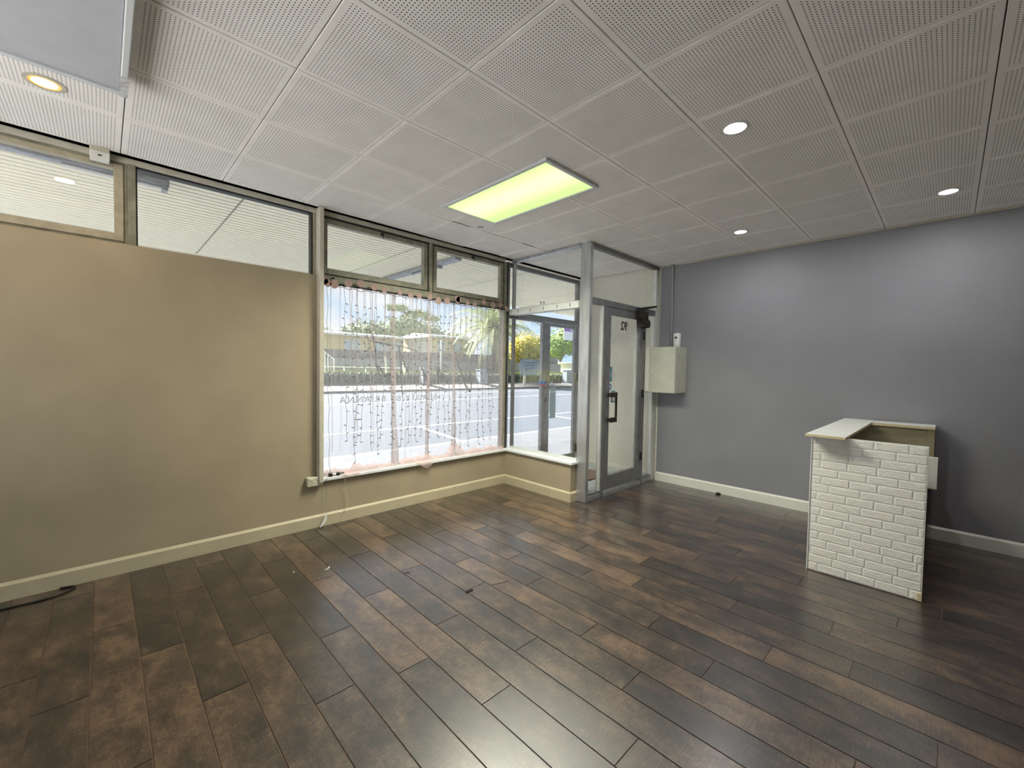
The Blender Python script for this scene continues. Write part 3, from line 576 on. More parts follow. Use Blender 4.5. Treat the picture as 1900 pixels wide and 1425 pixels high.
def downlight(label, x, y, warm=False, r=.062):
    o = thing('downlight', label, 'downlight', (x, y, H), 'round recessed downlights')
    MB().ring((x, y, H-.005), r-.008, r+.012, .004).build('trim_ring', 'plastic' if not warm else 'cream_strip', o)
    MB().cyl((x, y, H-.0035), r-.008 if not warm else r-.02, .003, 'z', 32).build('lens', 'lamp_warm' if warm else 'lamp_white', o)
    if warm: MB().ring((x, y, H-.0035), r-.02, r-.008, .003).build('reflector', 'warm_glow', o)
    area('lamp', o, (x, y, H-.012), r*1.6, r*1.6, LAMP['warm' if warm else 'down'], (1, .72, .38) if warm else (1, .99, .97), 'DISK')
    return o
downlight('white round downlight nearest the lime ceiling light', -1.148, -3.157, r=.068)
downlight('white round downlight in the ceiling corner by the glass door', .881, -2.544)
downlight('white round downlight above the brick faced counter', .937, -4.042)
downlight('warm orange round downlight beside the hanging ceiling panel', -4.08, -.738, True, .07)
cp = thing('ceiling_cassette', 'large grey white square panel unit hanging below the ceiling', 'air conditioner', (-4.6, -1.9, 2.9))
MB().bbox(-5.30, -3.80, -2.75, -1.125, 2.905, H-.001, .004).build('body', 'cassette', cp)
MB().bbox(-3.80, -3.772, -2.75, -1.095, 2.893, 2.93, .004).build('edge_strip', 'cassette_frame', cp); MB().bbox(-5.33, -5.30, -2.75, -1.095, 2.893, 2.93, .004).build('edge_strip', 'cassette_frame', cp)
MB().bbox(-5.30, -3.80, -1.12, -1.095, 2.893, 2.93, .004).build('edge_strip', 'cassette_frame', cp); MB().bbox(-5.30, -3.80, -2.775, -2.75, 2.893, 2.93, .004).build('edge_strip', 'cassette_frame', cp)
MB().grid(lambda u, v: (-3.803+u*.034, -1.30+v*.206, 2.8915+.003*math.sin(u*3+v*17)*math.sin(v*9)), 6, 24).build('tape', 'tape', cp, label='crumpled silver tape at the corner')
sn = thing('motion_sensor', 'small white motion sensor box above the left mullion', 'sensor', (-3.87, .0, 2.9))
MB().bbox(-3.925, -3.825, -.035, .03, 2.905, 2.962, .004).build('body', 'plastic', sn); MB().bbox(-3.925, -3.825, -.03, .03, 2.962, H-.001, .004).build('base', 'cream_plastic', sn)
MB().bbox(-3.885, -3.865, -.038, -.034, 2.928, 2.936, .001).build('lens', 'black', sn)

# ------------------------------------------------------------------ curtain, garland, lights
rod = thing('curtain_rod', 'thin black curtain rod along the shop window', 'curtain rod', (-1.2, .012, 2.31))
MB().tube([(-2.384, .012, 2.312), (-1.2, .012, 2.306), (-.037, .012, 2.316)], .009, 8).build('rod', 'black', rod)
for x in (-2.285, -1.21, -.10): MB().tube([(x, .04, 2.37), (x, .018, 2.375), (x, .004, 2.35), (x, .002, 2.312), (x, .014, 2.298)], .006).build('hook', 'black', rod)
def sheet(x0, x1, amp, seed, y=.036, ztop=2.305, zbot=.47, sx=60):
    q = random.Random(seed); ph = [q.uniform(0, 6) for _ in range(5)]; n = max(3, (x1-x0)/.085)
    def fn(u, v):
        x = x0+u*(x1-x0); z = ztop+v*(zbot-ztop)
        w_ = amp*(math.sin(u*n*math.pi*1.3+ph[0]+.5*math.sin(v*2+ph[1]))+.6*math.sin(u*n*2.3*math.pi+ph[2]+v*1.1)+.4*math.sin(u*n*5*math.pi+ph[3]))
        return (x+.006*math.sin(v*5+ph[4]+u*7), y+w_*(.55+.45*v), z)
    return MB().grid(fn, sx, 26)
def gather(xc, w0, w1, zt=2.30, zb=.5, y=.03):
    def fn(u, v):
        a = u*math.pi*2; ww = w0+(w1-w0)*v**1.5
        ww *= .75+.35*math.sin(v*7+xc*5)**2; return (xc+ww*math.cos(a)*(1+.25*math.sin(4*a+3*v))+.020*math.sin(v*4+xc*9)*v, y+.6*ww*math.sin(a)*(1+.25*math.cos(5*a)), zt+v*(zb-zt))
    return MB().grid(fn, 18, 24)
def hem_bundle(x0, x1, seed, flaps=()):
    def fn(u, v):
        x = x0+u*(x1-x0); a = v*math.pi; nz = noise.noise
        h_ = .034+.20*max(0, nz((x*4.3, seed, 0))+.10)+.03*nz((x*13, seed, 3)); d_ = .034+.018*nz((x*5.1, seed, 7)); h_ = max(h_, .007)
        fo = 1+.35*nz((x*22, v*3.5, seed))+.22*nz((x*60, v*7, seed))
        return (x+.03*nz((x*9, v*2.5, seed+5))*math.sin(a), .034-d_*math.cos(a)*1.15, .4675+h_*math.sin(a)*fo)
    m_ = MB().grid(fn, 150, 16)
    for fx, wd, drop in flaps:
        m_.grid(lambda u, v: (fx+(u-.5)*wd*(1-.25*v)+.03*v, .02-.052*min(v*2.2, 1)-.006*math.sin(u*8), .485-.015*min(v*2, 1)-drop*max(0, v-.42)*(1-abs(u-.62)*1.1)), 12, 12)
    return m_
CUR = [('left sheer white curtain panel with a bunched pink hem', -2.378, -1.60, 3, [(-1.64, .013, .034)], [(-2.14, .20, .05)]),
       ('middle sheer white curtain panel between two pink gathered folds', -1.60, -.84, 5, [(-1.205, .018, .022), (-.860, .012, .028)], [(-1.30, .22, .14)]),
       ('right sheer white curtain panel next to the corner post', -.84, -.045, 8, [(-.078, .014, .028)], [])]
for lab, x0, x1, sd, gs, fl_ in CUR:
    c = thing('sheer_curtain', lab, 'curtain', ((x0+x1)/2, .036, .467), 'sheer curtain panels')
    sheet(x0, x1, .0065, sd).build('sheet', 'sheer', c, True)
    for xc, w0, w1 in gs: gather(xc, w0, w1).build('gathered_fold', 'gather', c, True)
    hem_bundle(x0+.02, x1-.01, sd+1, fl_).build('hem', 'hem', c, True)
    q = random.Random(sd)
    for k_ in range(9):
        xx = x0+.05+(x1-x0-.1)*(k_+q.uniform(.15, .85))/9; ln_ = q.choice((.28, .45, .8, 1.2, 1.6, 1.75)); gather(xx, q.uniform(.003, .007), q.uniform(.0012, .003), 2.295, 2.295-ln_, .026).build('fold_crease', 'gather', c, True)
gl = thing('felt_garland', 'garland of dusty pink felt circles along the curtain rod', 'garland', (-1.2, -.004, 2.31))
GP = [(-2.388, 2.326), (-2.358, 2.305), (-2.293, 2.305), (-2.159, 2.331), (-2.035, 2.35), (-1.894, 2.339), (-1.788, 2.321), (-1.61, 2.324), (-1.481, 2.307), (-1.375, 2.316), (-1.236, 2.328), (-1.121, 2.294), (-1.002, 2.309), (-.860, 2.352), (-.835, 2.345), (-.85, 2.318), (-.703, 2.321), (-.594, 2.314), (-.448, 2.358), (-.296, 2.343), (-.166, 2.365), (-.05, 2.323)]
for x, z in GP:
    r_ = R.uniform(.029, .040); n = 14; ph = R.uniform(0, 6); q = MB()
    poly = [(x+r_*(1+.12*math.sin(3*a*.449+ph))*math.cos(a*.4488), z+r_*(1+.12*math.cos(2*a*.449+ph))*math.sin(a*.4488)) for a in range(n)]
    q.prism(poly, -.030, -.025); q.build('felt_circle', 'pink_felt', gl)
pts = []
for i in range(len(GP)-1):
    for s_ in range(6):
        u = s_/6; x = GP[i][0]+(GP[i+1][0]-GP[i][0])*u; pts.append((x, -.022, 2.305-.022*math.sin(math.pi*u)))
MB().tube(pts, .003, 5).build('string', 'pink_felt', gl)
fy = thing('curtain_lights', 'curtain of unlit fairy light strands hanging over the shop window', 'string lights', (-1.2, .005, 2.3))
pts = [(-2.375+2.33*i/90, -.010+.003*math.sin(i*.9), 2.285+.010*math.sin(i*1.3)+.006*math.sin(i*.37)) for i in range(91)]
MB().tube(pts, .0032, 5).build('main_cable', 'wire', fy)
SX = [-2.355, -2.19, -2.12, -2.06, -1.98, -1.93, -1.865, -1.77, -1.715, -1.665, -1.56, -1.48, -1.40, -1.335, -1.26, -1.18, -1.09, -1.03, -.96, -.88, -.79, -.70, -.62, -.53, -.45, -.35, -.26, -.15]
for si, x in enumerate(SX):
    q = random.Random(si); ln_ = q.uniform(1.45, 1.72) if si else 1.78; n = 20; dr = q.uniform(-.05, .05); ph = q.uniform(0, 6)
    path = [(x+dr*(i/n)**2+.006*math.sin(i*1.7+ph)+.004*math.sin(i*.6), -.010+.003*math.sin(i*1.1+ph), 2.285-ln_*i/n) for i in range(n+1)]
    s_ = MB().tube(path, .0021, 4).build('strand', 'wire', fy)
    if si == 0: continue
    bl = MB()
    for i in range(2, n+1):
        if q.random() < .12: continue
        p = Vector(path[i]); dv = Vector((q.choice((-1, 1))*q.uniform(.4, 1), q.uniform(-.4, .2), q.uniform(-.7, .5))).normalized()
        bl.tube([p, p+dv*.028], [.0042, .0034], 5)
    bl.build('bulbs', 'bulb', s_)['kind'] = 'stuff'
# plug pack, cord and outlet
pp = thing('plug_pack', 'black and silver plug pack lying on the sill beside the hem', 'power adapter', (-2.27, -.0, .467))
MB().bbox(-2.335, -2.30, -.016, .02, .467, .502, .006).build('plug', 'black', pp); MB().bbox(-2.30, -2.262, -.012, .014, .468, .492, .004).build('body', 'silver_pack', pp)
MB().bbox(-2.262, -2.225, -.016, .018, .467, .500, .007).build('end_cap', 'black', pp); MB().tube([(-2.225, 0, .48), (-2.20, -.004, .49), (-2.185, .0, .478)], .006).build('cable_stub', 'black', pp)
po = thing('power_outlet', 'cream double power outlet at the lower left window corner', 'power outlet', (-2.47, -.0, .41))
MB().bbox(-2.536, -2.399, -.036, WY, .408, .492, .005).build('plate', 'cream_plastic', po)
for x in (-2.50, -2.44):
    MB().bbox(x-.011, x+.011, -.041, -.035, .466, .478, .002).build('switch', 'plastic', po)
    for dx_, dz_ in ((-.011, .0), (.011, .0), (0, -.016)): MB().bbox(x+dx_-.002, x+dx_+.002, -.0375, -.035, .438+dz_-.005, .438+dz_+.005, .001).build('slot', 'black', po)
cd = thing('extension_lead', 'thin white cord hanging from the sill with a looped end', 'cord', (-2.3, -.02, 0))
MB().tube(smooth_path([(-2.185, .0, .474), (-2.175, -.027, .465), (-2.19, -.03, .40), (-2.18, -.012, .33), (-2.155, -.012, .24), (-2.165, -.028, .15), (-2.215, -.03, .10)]), .0022, 5).build('cord', 'cream_plastic', cd)
MB().tube(smooth_path([(-2.36, -.024, .47), (-2.36, -.026, .40), (-2.357, -.012, .30), (-2.36, -.012, .20), (-2.362, -.026, .12)]), .0016, 5).build('cord', 'wire', cd)
for k in range(3):
    MB().tube(smooth_path([(-2.362, -.026, .13), (-2.372-.006*k, -.03, .09), (-2.40-.004*k, -.034, .04), (-2.425, -.036, .008+.003*k), (-2.405+.006*k, -.038, .03), (-2.375+.005*k, -.034, .07), (-2.362, -.027, .115)]), .0028, 5).build('loop', 'plastic', cd)

# ------------------------------------------------------------------ counter
ct = thing('reception_counter', 'white reception counter with an embossed brick end panel', 'counter', (.8, -3.7, 0))
PX = .085
pn = MB().bbox(PX, PX+.018, -4.025, -3.378, .004, 1.056, .001).build('end_panel', 'laminate', ct, label='end panel faced with white embossed bricks')
NC = 17; ch = 1.048/NC; bl_ = .168; jn = .010
for r_ in range(NC):
    z0 = .006+r_*ch+jn*.4; z1 = .006+(r_+1)*ch-jn*.4
    y = -3.380+.0; off = [0.062, .148, .03, .11, .075, .155, .045][r_ % 7]+R.uniform(-.015, .015)
    edges = [-3.380]; yy = -3.380-off
    while yy > -4.02: edges.append(yy); yy -= bl_*R.uniform(.92, 1.12)
    edges.append(-4.0235)
    for a, b2 in zip(edges[:-1], edges[1:]):
        if a-b2 < .022: continue
        ya, yb = b2+jn*.4, a-jn*.4; dp = R.uniform(.0026, .0034); q = MB(); nu, nv = 6, 3
        def fn(u, v, ya=ya, yb=yb, dp=dp):
            ed = min(min(u, 1-u)*(yb-ya), min(v, 1-v)*(z1-z0)); h_ = dp*min(1, ed/.003)
            return (PX-h_-(R.uniform(-.0006, .0006) if h_ > .002 else 0), ya+u*(yb-ya), z0+v*(z1-z0))
        us = [0, .022, .2, .4, .6, .8, .978, 1]; vs_ = [0, .055, .35, .65, .945, 1]
        q.add([fn(u, v_) for v_ in vs_ for u in us], [(j*8+i, j*8+i+1, (j+1)*8+i+1, (j+1)*8+i) for j in range(5) for i in range(7)])
        q.build('brick', 'brick_foam', pn)
MB().box(PX-.007, PX+.0185, -3.3785, -3.372, .002, 1.057).build('edge_strip', 'white', pn)
MB().bbox(PX-.008, PX+.001, -4.026, -4.00, .004, .06, .002).build('chipped_corner', 'mdf', pn)
tp = MB().bbox(-.03, 1.73, -3.595, -3.352, 1.058, 1.077, .001).build('top_shelf', 'laminate', ct, label='white top shelf running back to the wall')
MB().box(-.0325, -.030, -3.595, -3.352, 1.0585, 1.0765).build('raw_edge', 'mdf', tp); MB().box(-.03, 1.72, -3.5975, -3.595, 1.0585, 1.0765).build('raw_edge', 'mdf', tp)
MB().bbox(PX+.018, 1.71, -3.396, -3.378, .004, 1.058, .001).build('front_panel', 'laminate', ct)
bk = MB().bbox(1.44, 1.715, -4.03, -3.5975, 1.052, 1.077, .001).build('wall_shelf', 'laminate', ct)
MB().box(1.4375, 1.440, -4.03, -3.5975, 1.0525, 1.0765).build('raw_edge', 'mdf', bk)
MB().bbox(1.46, 1.478, -4.03, -3.398, .62, 1.052, .001).build('back_panel', 'mdf_face', ct)
MB().bbox(1.452, 1.4595, -4.03, -3.985, .62, 1.052, .001).build('panel_batten', 'mdf_face', ct)
dk = MB().bbox(.78, .798, -4.064, -3.40, .652, .897, .002).build('desk_panel', 'laminate', ct, label='white panel standing proud of the counter side')
MB().box(.779, .799, -4.065, -3.40, .647, .6515).build('raw_edge', 'mdf', dk)
MB().bbox(.80, .818, -4.018, -3.40, .004, .648, .001).build('support_panel', 'darkwood', ct); MB().bbox(.799, 1.458, -4.0, -3.40, .63, .65, .001).build('desk_top', 'laminate', ct)

# ------------------------------------------------------------------ things on the grey wall
mb = thing('meter_box', 'cream metal box on the grey wall beside the door', 'electrical box', (1.57, -1.45, 1.25))
MB().bbox(1.405, XG, -1.652, -1.24, 1.252, 1.856, .004).build('body', 'box_paint', mb)
dr = MB().bbox(1.398, 1.405, -1.648, -1.30, 1.256, 1.852, .002).build('door', 'box_paint', mb); MB().cyl((1.394, -1.33, 1.48), .006, .005, 'x', 10).build('lock', 'bronze', dr)
MB().bbox(1.394, 1.405, -1.296, -1.236, 1.262, 1.850, .002).build('side_flange', 'white_trim', mb)
MB().cyl((1.50, -1.6545, 1.74), .006, .004, 'y', 10).build('screw', 'bronze', mb)
cn = thing('conduit_pipe', 'thin grey painted conduit from the meter box to the ceiling', 'pipe', (1.72, -1.44, 1.86))
MB().tube(smooth_path([(1.716, -1.445, 1.856), (1.716, -1.448, 1.92), (1.718, -1.438, 2.03), (1.718, -1.436, 2.3), (1.718, -1.432, 2.6), (1.718, -1.430, 2.985)]), .0135, 10).build('pipe', 'conduit', cn)
for z in (2.04, 2.42, 2.86): MB().tube([(1.718, -1.435, z-.010), (1.718, -1.435, z+.010)], .0165, 10).build('coupling', 'alu_dark', cn)
MB().bbox(1.70, XG, -1.452, -1.408, 2.975, 2.989, .002).build('ceiling_cap', 'grey', cn)
af = thing('air_freshener', 'white wall air freshener with a black lotus emblem above the meter box', 'air freshener', (1.70, -1.53, 1.857))
MB().bbox(1.655, XG, -1.572, -1.490, 1.857, 2.055, .012).build('body', 'white', af, True)
lo = MB(); cy_, cz_ = -1.531, 1.995
for ang, ln_ in ((0, .034), (.75, .028), (-.75, .028), (1.35, .026), (-1.35, .026)):
    dv = Vector((0, math.sin(ang), math.cos(ang))); pv = Vector((0, math.cos(ang), -math.sin(ang))); b_ = Vector((1.6545, cy_, cz_-.012))
    lo.add([b_, b_+dv*ln_*.5+pv*.0065, b_+dv*ln_, b_+dv*ln_*.5-pv*.0065], [(0, 1, 2, 3)])
lo.add([(1.6545, cy_-.004, cz_-.03), (1.6545, cy_+.004, cz_-.03), (1.6545, cy_, cz_-.012)], [(0, 1, 2)]); lo.build('lotus_emblem', 'ink', af, label='black lotus flower emblem')

# ------------------------------------------------------------------ small things on the floor
tag(MB().tube(smooth_path([(-4.75, -.20, .006), (-4.55, -.17, .006), (-4.36, -.125, .006), (-4.22, -.135, .006), (-4.10, -.115, .006), (-4.03, -.055, .006), (-4.045, -.02, .006), (-4.10, -.004, .006)]), .006, 7).build('black_cable', 'black', None, True), 'black cable lying on the floor by the skirting board', 'cable')
hc = thing('hair_clip', 'small black hair clip in the middle of the floor', 'hair clip', (-2.09, -1.868, 0))
MB().bbox(-2.118, -2.066, -1.874, -1.870, .001, .006, .001).build('arm', 'black', hc); MB().bbox(-2.116, -2.064, -1.862, -1.858, .001, .006, .001).build('arm', 'black', hc); MB().bbox(-2.072, -2.058, -1.876, -1.856, .001, .008, .001).build('hinge', 'black', hc)
tag(MB().tube(smooth_path([(-2.29, -1.345, .004), (-2.27, -1.35, .006), (-2.255, -1.34, .005), (-2.262, -1.36, .006), (-2.25, -1.362, .004)]), .0025, 5).build('dark_lint', 'black'), 'tiny curled dark thread on the floor near the window', 'lint')
tag(MB().tube(smooth_path([(-1.92, -1.905, .003), (-1.86, -1.93, .003), (-1.80, -1.945, .003), (-1.785, -1.94, .004)]), .0015, 5).build('dark_thread', 'black'), 'fine dark straight thread on the floor beside the hair clip', 'lint')
dc = thing('door_stop', 'small dark clip on the floor at the white skirting', 'clip', (1.69, -2.13, 0)); MB().bbox(1.655, 1.705, -2.15, -2.105, .001, .020, .005).build('body', 'bronze', dc); MB().bbox(1.66, 1.69, -2.16, -2.15, .001, .010, .003).build('tab', 'black', dc)
tag(MB().tube(smooth_path([(-2.70, -.905, .003), (-2.672, -.90, .004), (-2.655, -.88, .003), (-2.662, -.872, .003)]), .003, 5).build('paper_curl', 'white'), 'little curl of white paper on the dark floor', 'paper scrap')
tag(MB().bbox(-2.885, -2.872, -.79, -.78, .001, .003, .001).build('white_speck', 'white'), 'single white speck on the floor near the beige wall', 'paper scrap')

# ------------------------------------------------------------------ street outside
struct(MB().box(-30, 80, .16, 3.2, -.4, -.06).build('footpath', 'pavers'), 'grey paved footpath under the verandah', 'footpath')
struct(MB().box(-30, 80, 3.2, 3.36, -.4, -.06).build('kerb', 'kerb'), 'concrete kerb of the near footpath', 'kerb')
struct(MB().box(-40, 110, 3.36, 22.2, -.5, -.15).build('road', 'road'), 'wide pale asphalt road outside', 'road')
def line(pts, wdt, lab):
    a, b2 = Vector((*pts[0], 0)), Vector((*pts[1], 0)); n = (b2-a).normalized().cross(Vector((0, 0, 1)))*wdt/2
    q = MB().add([(*(a+n)[:2], -.15), (*(b2+n)[:2], -.15), (*(b2-n)[:2], -.15), (*(a-n)[:2], -.15), (*(a+n)[:2], -.144), (*(b2+n)[:2], -.144), (*(b2-n)[:2], -.144), (*(a-n)[:2], -.144)], [(0,3,2,1),(4,5,6,7),(0,1,5,4),(1,2,6,5),(2,3,7,6),(3,0,4,7)])
    struct(q.build('road_line', 'road_line'), lab, 'road marking')
line([(-30, 6.40), (80, 6.40)], .13, 'white line along the near parking lane'); line([(-30, 14.6), (80, 14.6)], .16, 'white centre line of the road')
line([(-30, 19.3), (80, 19.3)], .20, 'white line along the far side of the road'); line([(2.60, 6.34), (2.05, 3.6)], .12, 'slanted white parking bay line')
line([(8.1, 6.34), (7.55, 3.6)], .12, 'slanted white parking bay line farther right')
struct(MB().box(-40, 110, 22.2, 22.4, -.5, .0).build('far_kerb', 'kerb'), 'concrete kerb across the road', 'kerb')
struct(MB().add([(-40, 22.4, -.01), (110, 22.4, -.01), (110, 25.0, .35), (-40, 25.0, .35), (-40, 22.4, -.5), (110, 22.4, -.5), (110, 25, -.5), (-40, 25, -.5)], [(0,1,2,3),(4,7,6,5),(0,4,5,1),(1,5,6,2),(2,6,7,3),(3,7,4,0)]).build('far_footpath', 'verge'), 'pale sloping verge across the road', 'verge')
struct(MB().add([(-40, 25.0, .35), (110, 25.0, .35), (110, 31.0, 1.5), (-40, 31.0, 1.5), (-40, 140, 3.0), (110, 140, 3.0), (-40, 25, -.5), (110, 25, -.5), (110, 140, -.5), (-40, 140, -.5)], [(0,1,2,3),(3,2,5,4),(6,9,8,7),(0,6,7,1),(5,8,9,4),(0,3,4,9,6),(1,7,8,5,2)]).build('lawn', 'grass'), 'dry yellow green lawn bank across the road', 'lawn')
def leafy_box(x0, x1, y0, y1, z0, z1, n, size, seed, mbq=None):
    q = random.Random(seed); m_ = mbq or MB()
    for _ in range(n):
        f = q.random(); x = q.uniform(x0, x1)
        if f < .55: p = Vector((x, y0+q.uniform(-.05, .04), q.uniform(z0, z1)))
        else: p = Vector((x, q.uniform(y0, y1), z1+q.uniform(-.06, .05)))
        a = Vector((q.uniform(-1, 1), q.uniform(-1, 1), q.uniform(-1, 1))).normalized(); b2 = a.orthogonal().normalized()
        s_ = size*q.uniform(.6, 1.3); m_.add([p-a*s_, p+b2*s_*.6, p+a*s_, p-b2*s_*.6], [(0, 1, 2, 3)])
    return m_
hg = thing('hedge', 'low clipped grey green hedge across the road', 'hedge', (20, 25.3, .35))
MB().bbox(-10, 60, 25.05, 25.85, .2, 1.02, .08).build('core', 'hedge', hg)
lv = leafy_box(-2, 50, 25.02, 25.9, .38, 1.06, 9000, .10, 4).build('leaves', 'hedge', hg); lv['kind'] = 'stuff'
# rail, walls, fences
rf = thing('white_rail_fence', 'long low white rail fence on the lawn', 'fence', (12, 28, 1.0))
MB().bbox(7.5, 14.6, 27.97, 28.03, 1.47, 1.54, .01).build('rail', 'white', rf)
for i in range(5): MB().bbox(7.6+i*1.72, 7.68+i*1.72, 27.96, 28.04, .85, 1.50, .01).build('post', 'white', rf)
gw = thing('block_wall', 'long grey block wall behind the lawn', 'wall', (20, 30, 1.3))
for i in range(11): MB().bbox(-2+i*3.6, 1.58+i*3.6, 29.95, 30.15, 1.1, 2.18+.012*i, .01).build('panel', 'fence_grey', gw)
bf = thing('paling_fence', 'brown paling fence in front of the cream houses', 'fence', (20, 30.5, 2))
for i in range(24): MB().bbox(-2+i*1.65, -.38+i*1.65, 30.45, 30.52, 1.6, 2.86+.012*i+R.uniform(-.02, .02), .005).build('panel', 'fence_brown', bf)
for lab, x, y, lean, z0, z1 in (('leaning white post on the lawn left of the pink fold', 12.7, 27.7, -.12, .9, 2.36), ('short white post on the lawn right of the pink fold', 14.2, 27.7, .0, .9, 2.3), ('tall white post in front of the paling fence', 19.2, 29.5, 0, 1.1, 4.2)):
    q = thing('white_post', lab, 'post', (x, y, z0), 'white posts across the road')
    MB().tube([(x, y, z0), (x+lean, y, z1)], .06, 8).build('shaft', 'white', q); MB().cyl((x+lean, y, z1), .07, .03, 'z', 8).build('cap', 'white', q)
st_ = thing('stair_rail', 'white stepped stair railing beside the far house', 'railing', (8.3, 28.6, 1))
for i in range(5): MB().bbox(7.9+i*.22, 7.95+i*.22, 28.55, 28.6, 1.0, 2.75-i*.17, .005).build('post', 'white', st_)
MB().tube([(7.9, 28.57, 2.78), (8.85, 28.57, 2.06)], .035, 6).build('handrail', 'white', st_)
# houses
def far_window(parent, x0, x1, z0, z1, y):
    f = MB()
    f.box(x0, x1, y-.06, y+.02, z0, z0+.09).box(x0, x1, y-.06, y+.02, z1-.09, z1).box(x0, x0+.08, y-.06, y+.02, z0, z1).box(x1-.08, x1, y-.06, y+.02, z0, z1).box((x0+x1)/2-.05, (x0+x1)/2+.05, y-.06, y+.02, z0, z1)
    f = f.build('window', 'board_white', parent); MB().box(x0+.08, (x0+x1)/2-.05, y-.03, y-.01, z0+.09, z1-.09).build('pane', 'far_glass', f); MB().box((x0+x1)/2+.05, x1-.08, y-.03, y-.01, z0+.09, z1-.09).build('pane', 'curtain_far', f)
h1 = thing('long_house', 'long cream single storey house with a low grey roof', 'house', (14, 36, 1.6))
MB().box(9.4, 18.8, 36, 42, 1.4, 4.46).build('wall', 'render', h1); MB().box(6.0, 9.4, 37.2, 42, 1.4, 4.3).build('wall', 'render', h1)
MB().add([(8.6, 35.3, 4.52), (18.8, 35.3, 4.52), (18.8, 42.6, 4.52), (8.6, 42.6, 4.52), (8.6, 35.3, 4.62), (18.8, 35.3, 4.62), (18.8, 39, 5.05), (8.6, 39, 5.05), (8.6, 42.6, 4.6), (18.8, 42.6, 4.6)], [(0,3,2,1),(4,5,6,7),(7,6,9,8),(0,1,5,4),(2,3,8,9),(1,2,9,6,5),(0,4,7,8,3)]).build('roof', 'roof', h1)
MB().box(8.55, 18.78, 35.22, 35.3, 4.44, 4.64).build('fascia', 'board_white', h1); MB().box(5.6, 9.0, 36.6, 42, 4.3, 4.5).build('porch_roof', 'roof', h1)
MB().box(6.6, 7.6, 37.1, 37.2, 2.0, 3.9).build('door', 'mdf', h1)
for x0, x1 in ((12.65, 14.25), (15.7, 17.1), (17.4, 18.6)): far_window(h1, x0, x1, 3.12, 4.2, 36)
h2 = thing('corner_house', 'cream house wing with white side cladding behind the posts', 'house', (21, 31.5, 1.6))
MB().box(19.5, 23.6, 31.5, 37, 1.4, 4.56).build('wall', 'render', h2)
for i in range(9): MB().box(19.44, 19.5, 31.55+i*.5, 32.0+i*.5, 1.4, 4.56).build('cladding_board', 'board_white', h2)
MB().add([(18.9, 30.9, 4.6), (24.2, 30.9, 4.6), (24.2, 37, 4.6), (18.9, 37, 4.6), (18.9, 30.9, 4.7), (24.2, 30.9, 4.7), (24.2, 34, 5.1), (18.9, 34, 5.1), (18.9, 37, 4.7), (24.2, 37, 4.7)], [(0,3,2,1),(4,5,6,7),(7,6,9,8),(0,1,5,4),(2,3,8,9),(1,2,9,6,5),(0,4,7,8,3)]).build('roof', 'roof', h2)
MB().box(18.85, 24.2, 30.82, 30.9, 4.54, 4.74).build('fascia', 'board_white', h2); MB().box(18.82, 18.9, 30.82, 37, 4.54, 4.74).build('fascia', 'board_white', h2)
far_window(h2, 20.2, 20.95, 3.1, 4.25, 31.5); far_window(h2, 21.9, 23.1, 3.2, 4.2, 31.5)
# trees
def blob_tree(name, label, base, blobs, mat, seed, trunk_r=.25, leaf=0, lsz=.2, bark='bark', group='trees across the road'):
    q = random.Random(seed); t_ = thing(name, label, 'tree', base, group)
    zc = min(b2[2]-b2[3]*.3 for b2 in blobs); top = Vector(blobs[0][:3])
    tk = MB().tube([base, (base[0]+.1, base[1], (base[2]+zc)/2), (top.x*.6+base[0]*.4, base[1], zc+.3)], [trunk_r, trunk_r*.8, trunk_r*.5], 8)
    for b2 in blobs[1:4]: tk.tube([(base[0]+.1, base[1], (base[2]+zc)/2), (b2[0], b2[1], b2[2])], [trunk_r*.6, trunk_r*.2], 6)
    tk.build('trunk', bark, t_)
    cr_ = MB()
    for (x, y, z, rx, rz) in blobs:
        bm = bmesh.new(); bmesh.ops.create_icosphere(bm, subdivisions=3, radius=1)
        ph = [q.uniform(0, 6) for _ in range(6)]; sc = .72 if leaf else 1.0
        for v_ in bm.verts:
            c = v_.co; d_ = 1+.13*math.sin(5*c.x+ph[0])*math.sin(5*c.y+ph[1])+.10*math.sin(9*c.z+ph[2]+4*c.x)+.07*math.sin(17*c.x+ph[3])*math.sin(15*c.z+ph[4])+q.uniform(-.05, .05)
            v_.co = Vector((x+c.x*rx*d_*sc, y+c.y*rx*d_*sc, z+c.z*rz*d_*sc))
        bm.verts.index_update(); cr_.add([v_.co[:] for v_ in bm.verts], [[v_.index for v_ in f.verts] for f in bm.faces]); bm.free()
        for _ in range(leaf):
            n = Vector((q.gauss(0, 1), q.gauss(0, 1), q.gauss(0, 1))).normalized(); rr = q.uniform(.72, 1.08); p = Vector((x+n.x*rx*rr, y+n.y*rx*rr, z+n.z*rz*rr))
            a = Vector((q.gauss(0, 1), q.gauss(0, 1), q.gauss(0, 1))).normalized(); b3 = a.orthogonal().normalized(); s_ = lsz*q.uniform(.6, 1.4)
            cr_.add([p-a*s_, p+b3*s_*.6, p+a*s_, p-b3*s_*.6], [(0, 1, 2, 3)])
    cr_.build('crown', mat, t_); return t_
blob_tree('spreading_tree', 'broad dull green tree crown behind the left of the long house', (25.5, 60, 1.8), [(25.4, 60, 6.2, 3.2, 2.7), (22.8, 60, 5.4, 2.0, 1.7), (28.0, 60.5, 6.5, 2.6, 2.6)], 'tree_green', 1, .3, 500, .28)
blob_tree('spreading_tree', 'tallest dull green tree crown behind the two houses', (41, 72, 2.0), [(40.7, 72, 8.5, 4.2, 3.8), (37.2, 72, 8.3, 3.1, 3.1), (45.2, 72.5, 7.9, 3.5, 3.5), (48.2, 72, 7.3, 2.6, 2.4)], 'tree_green', 2, .35, 600, .3)
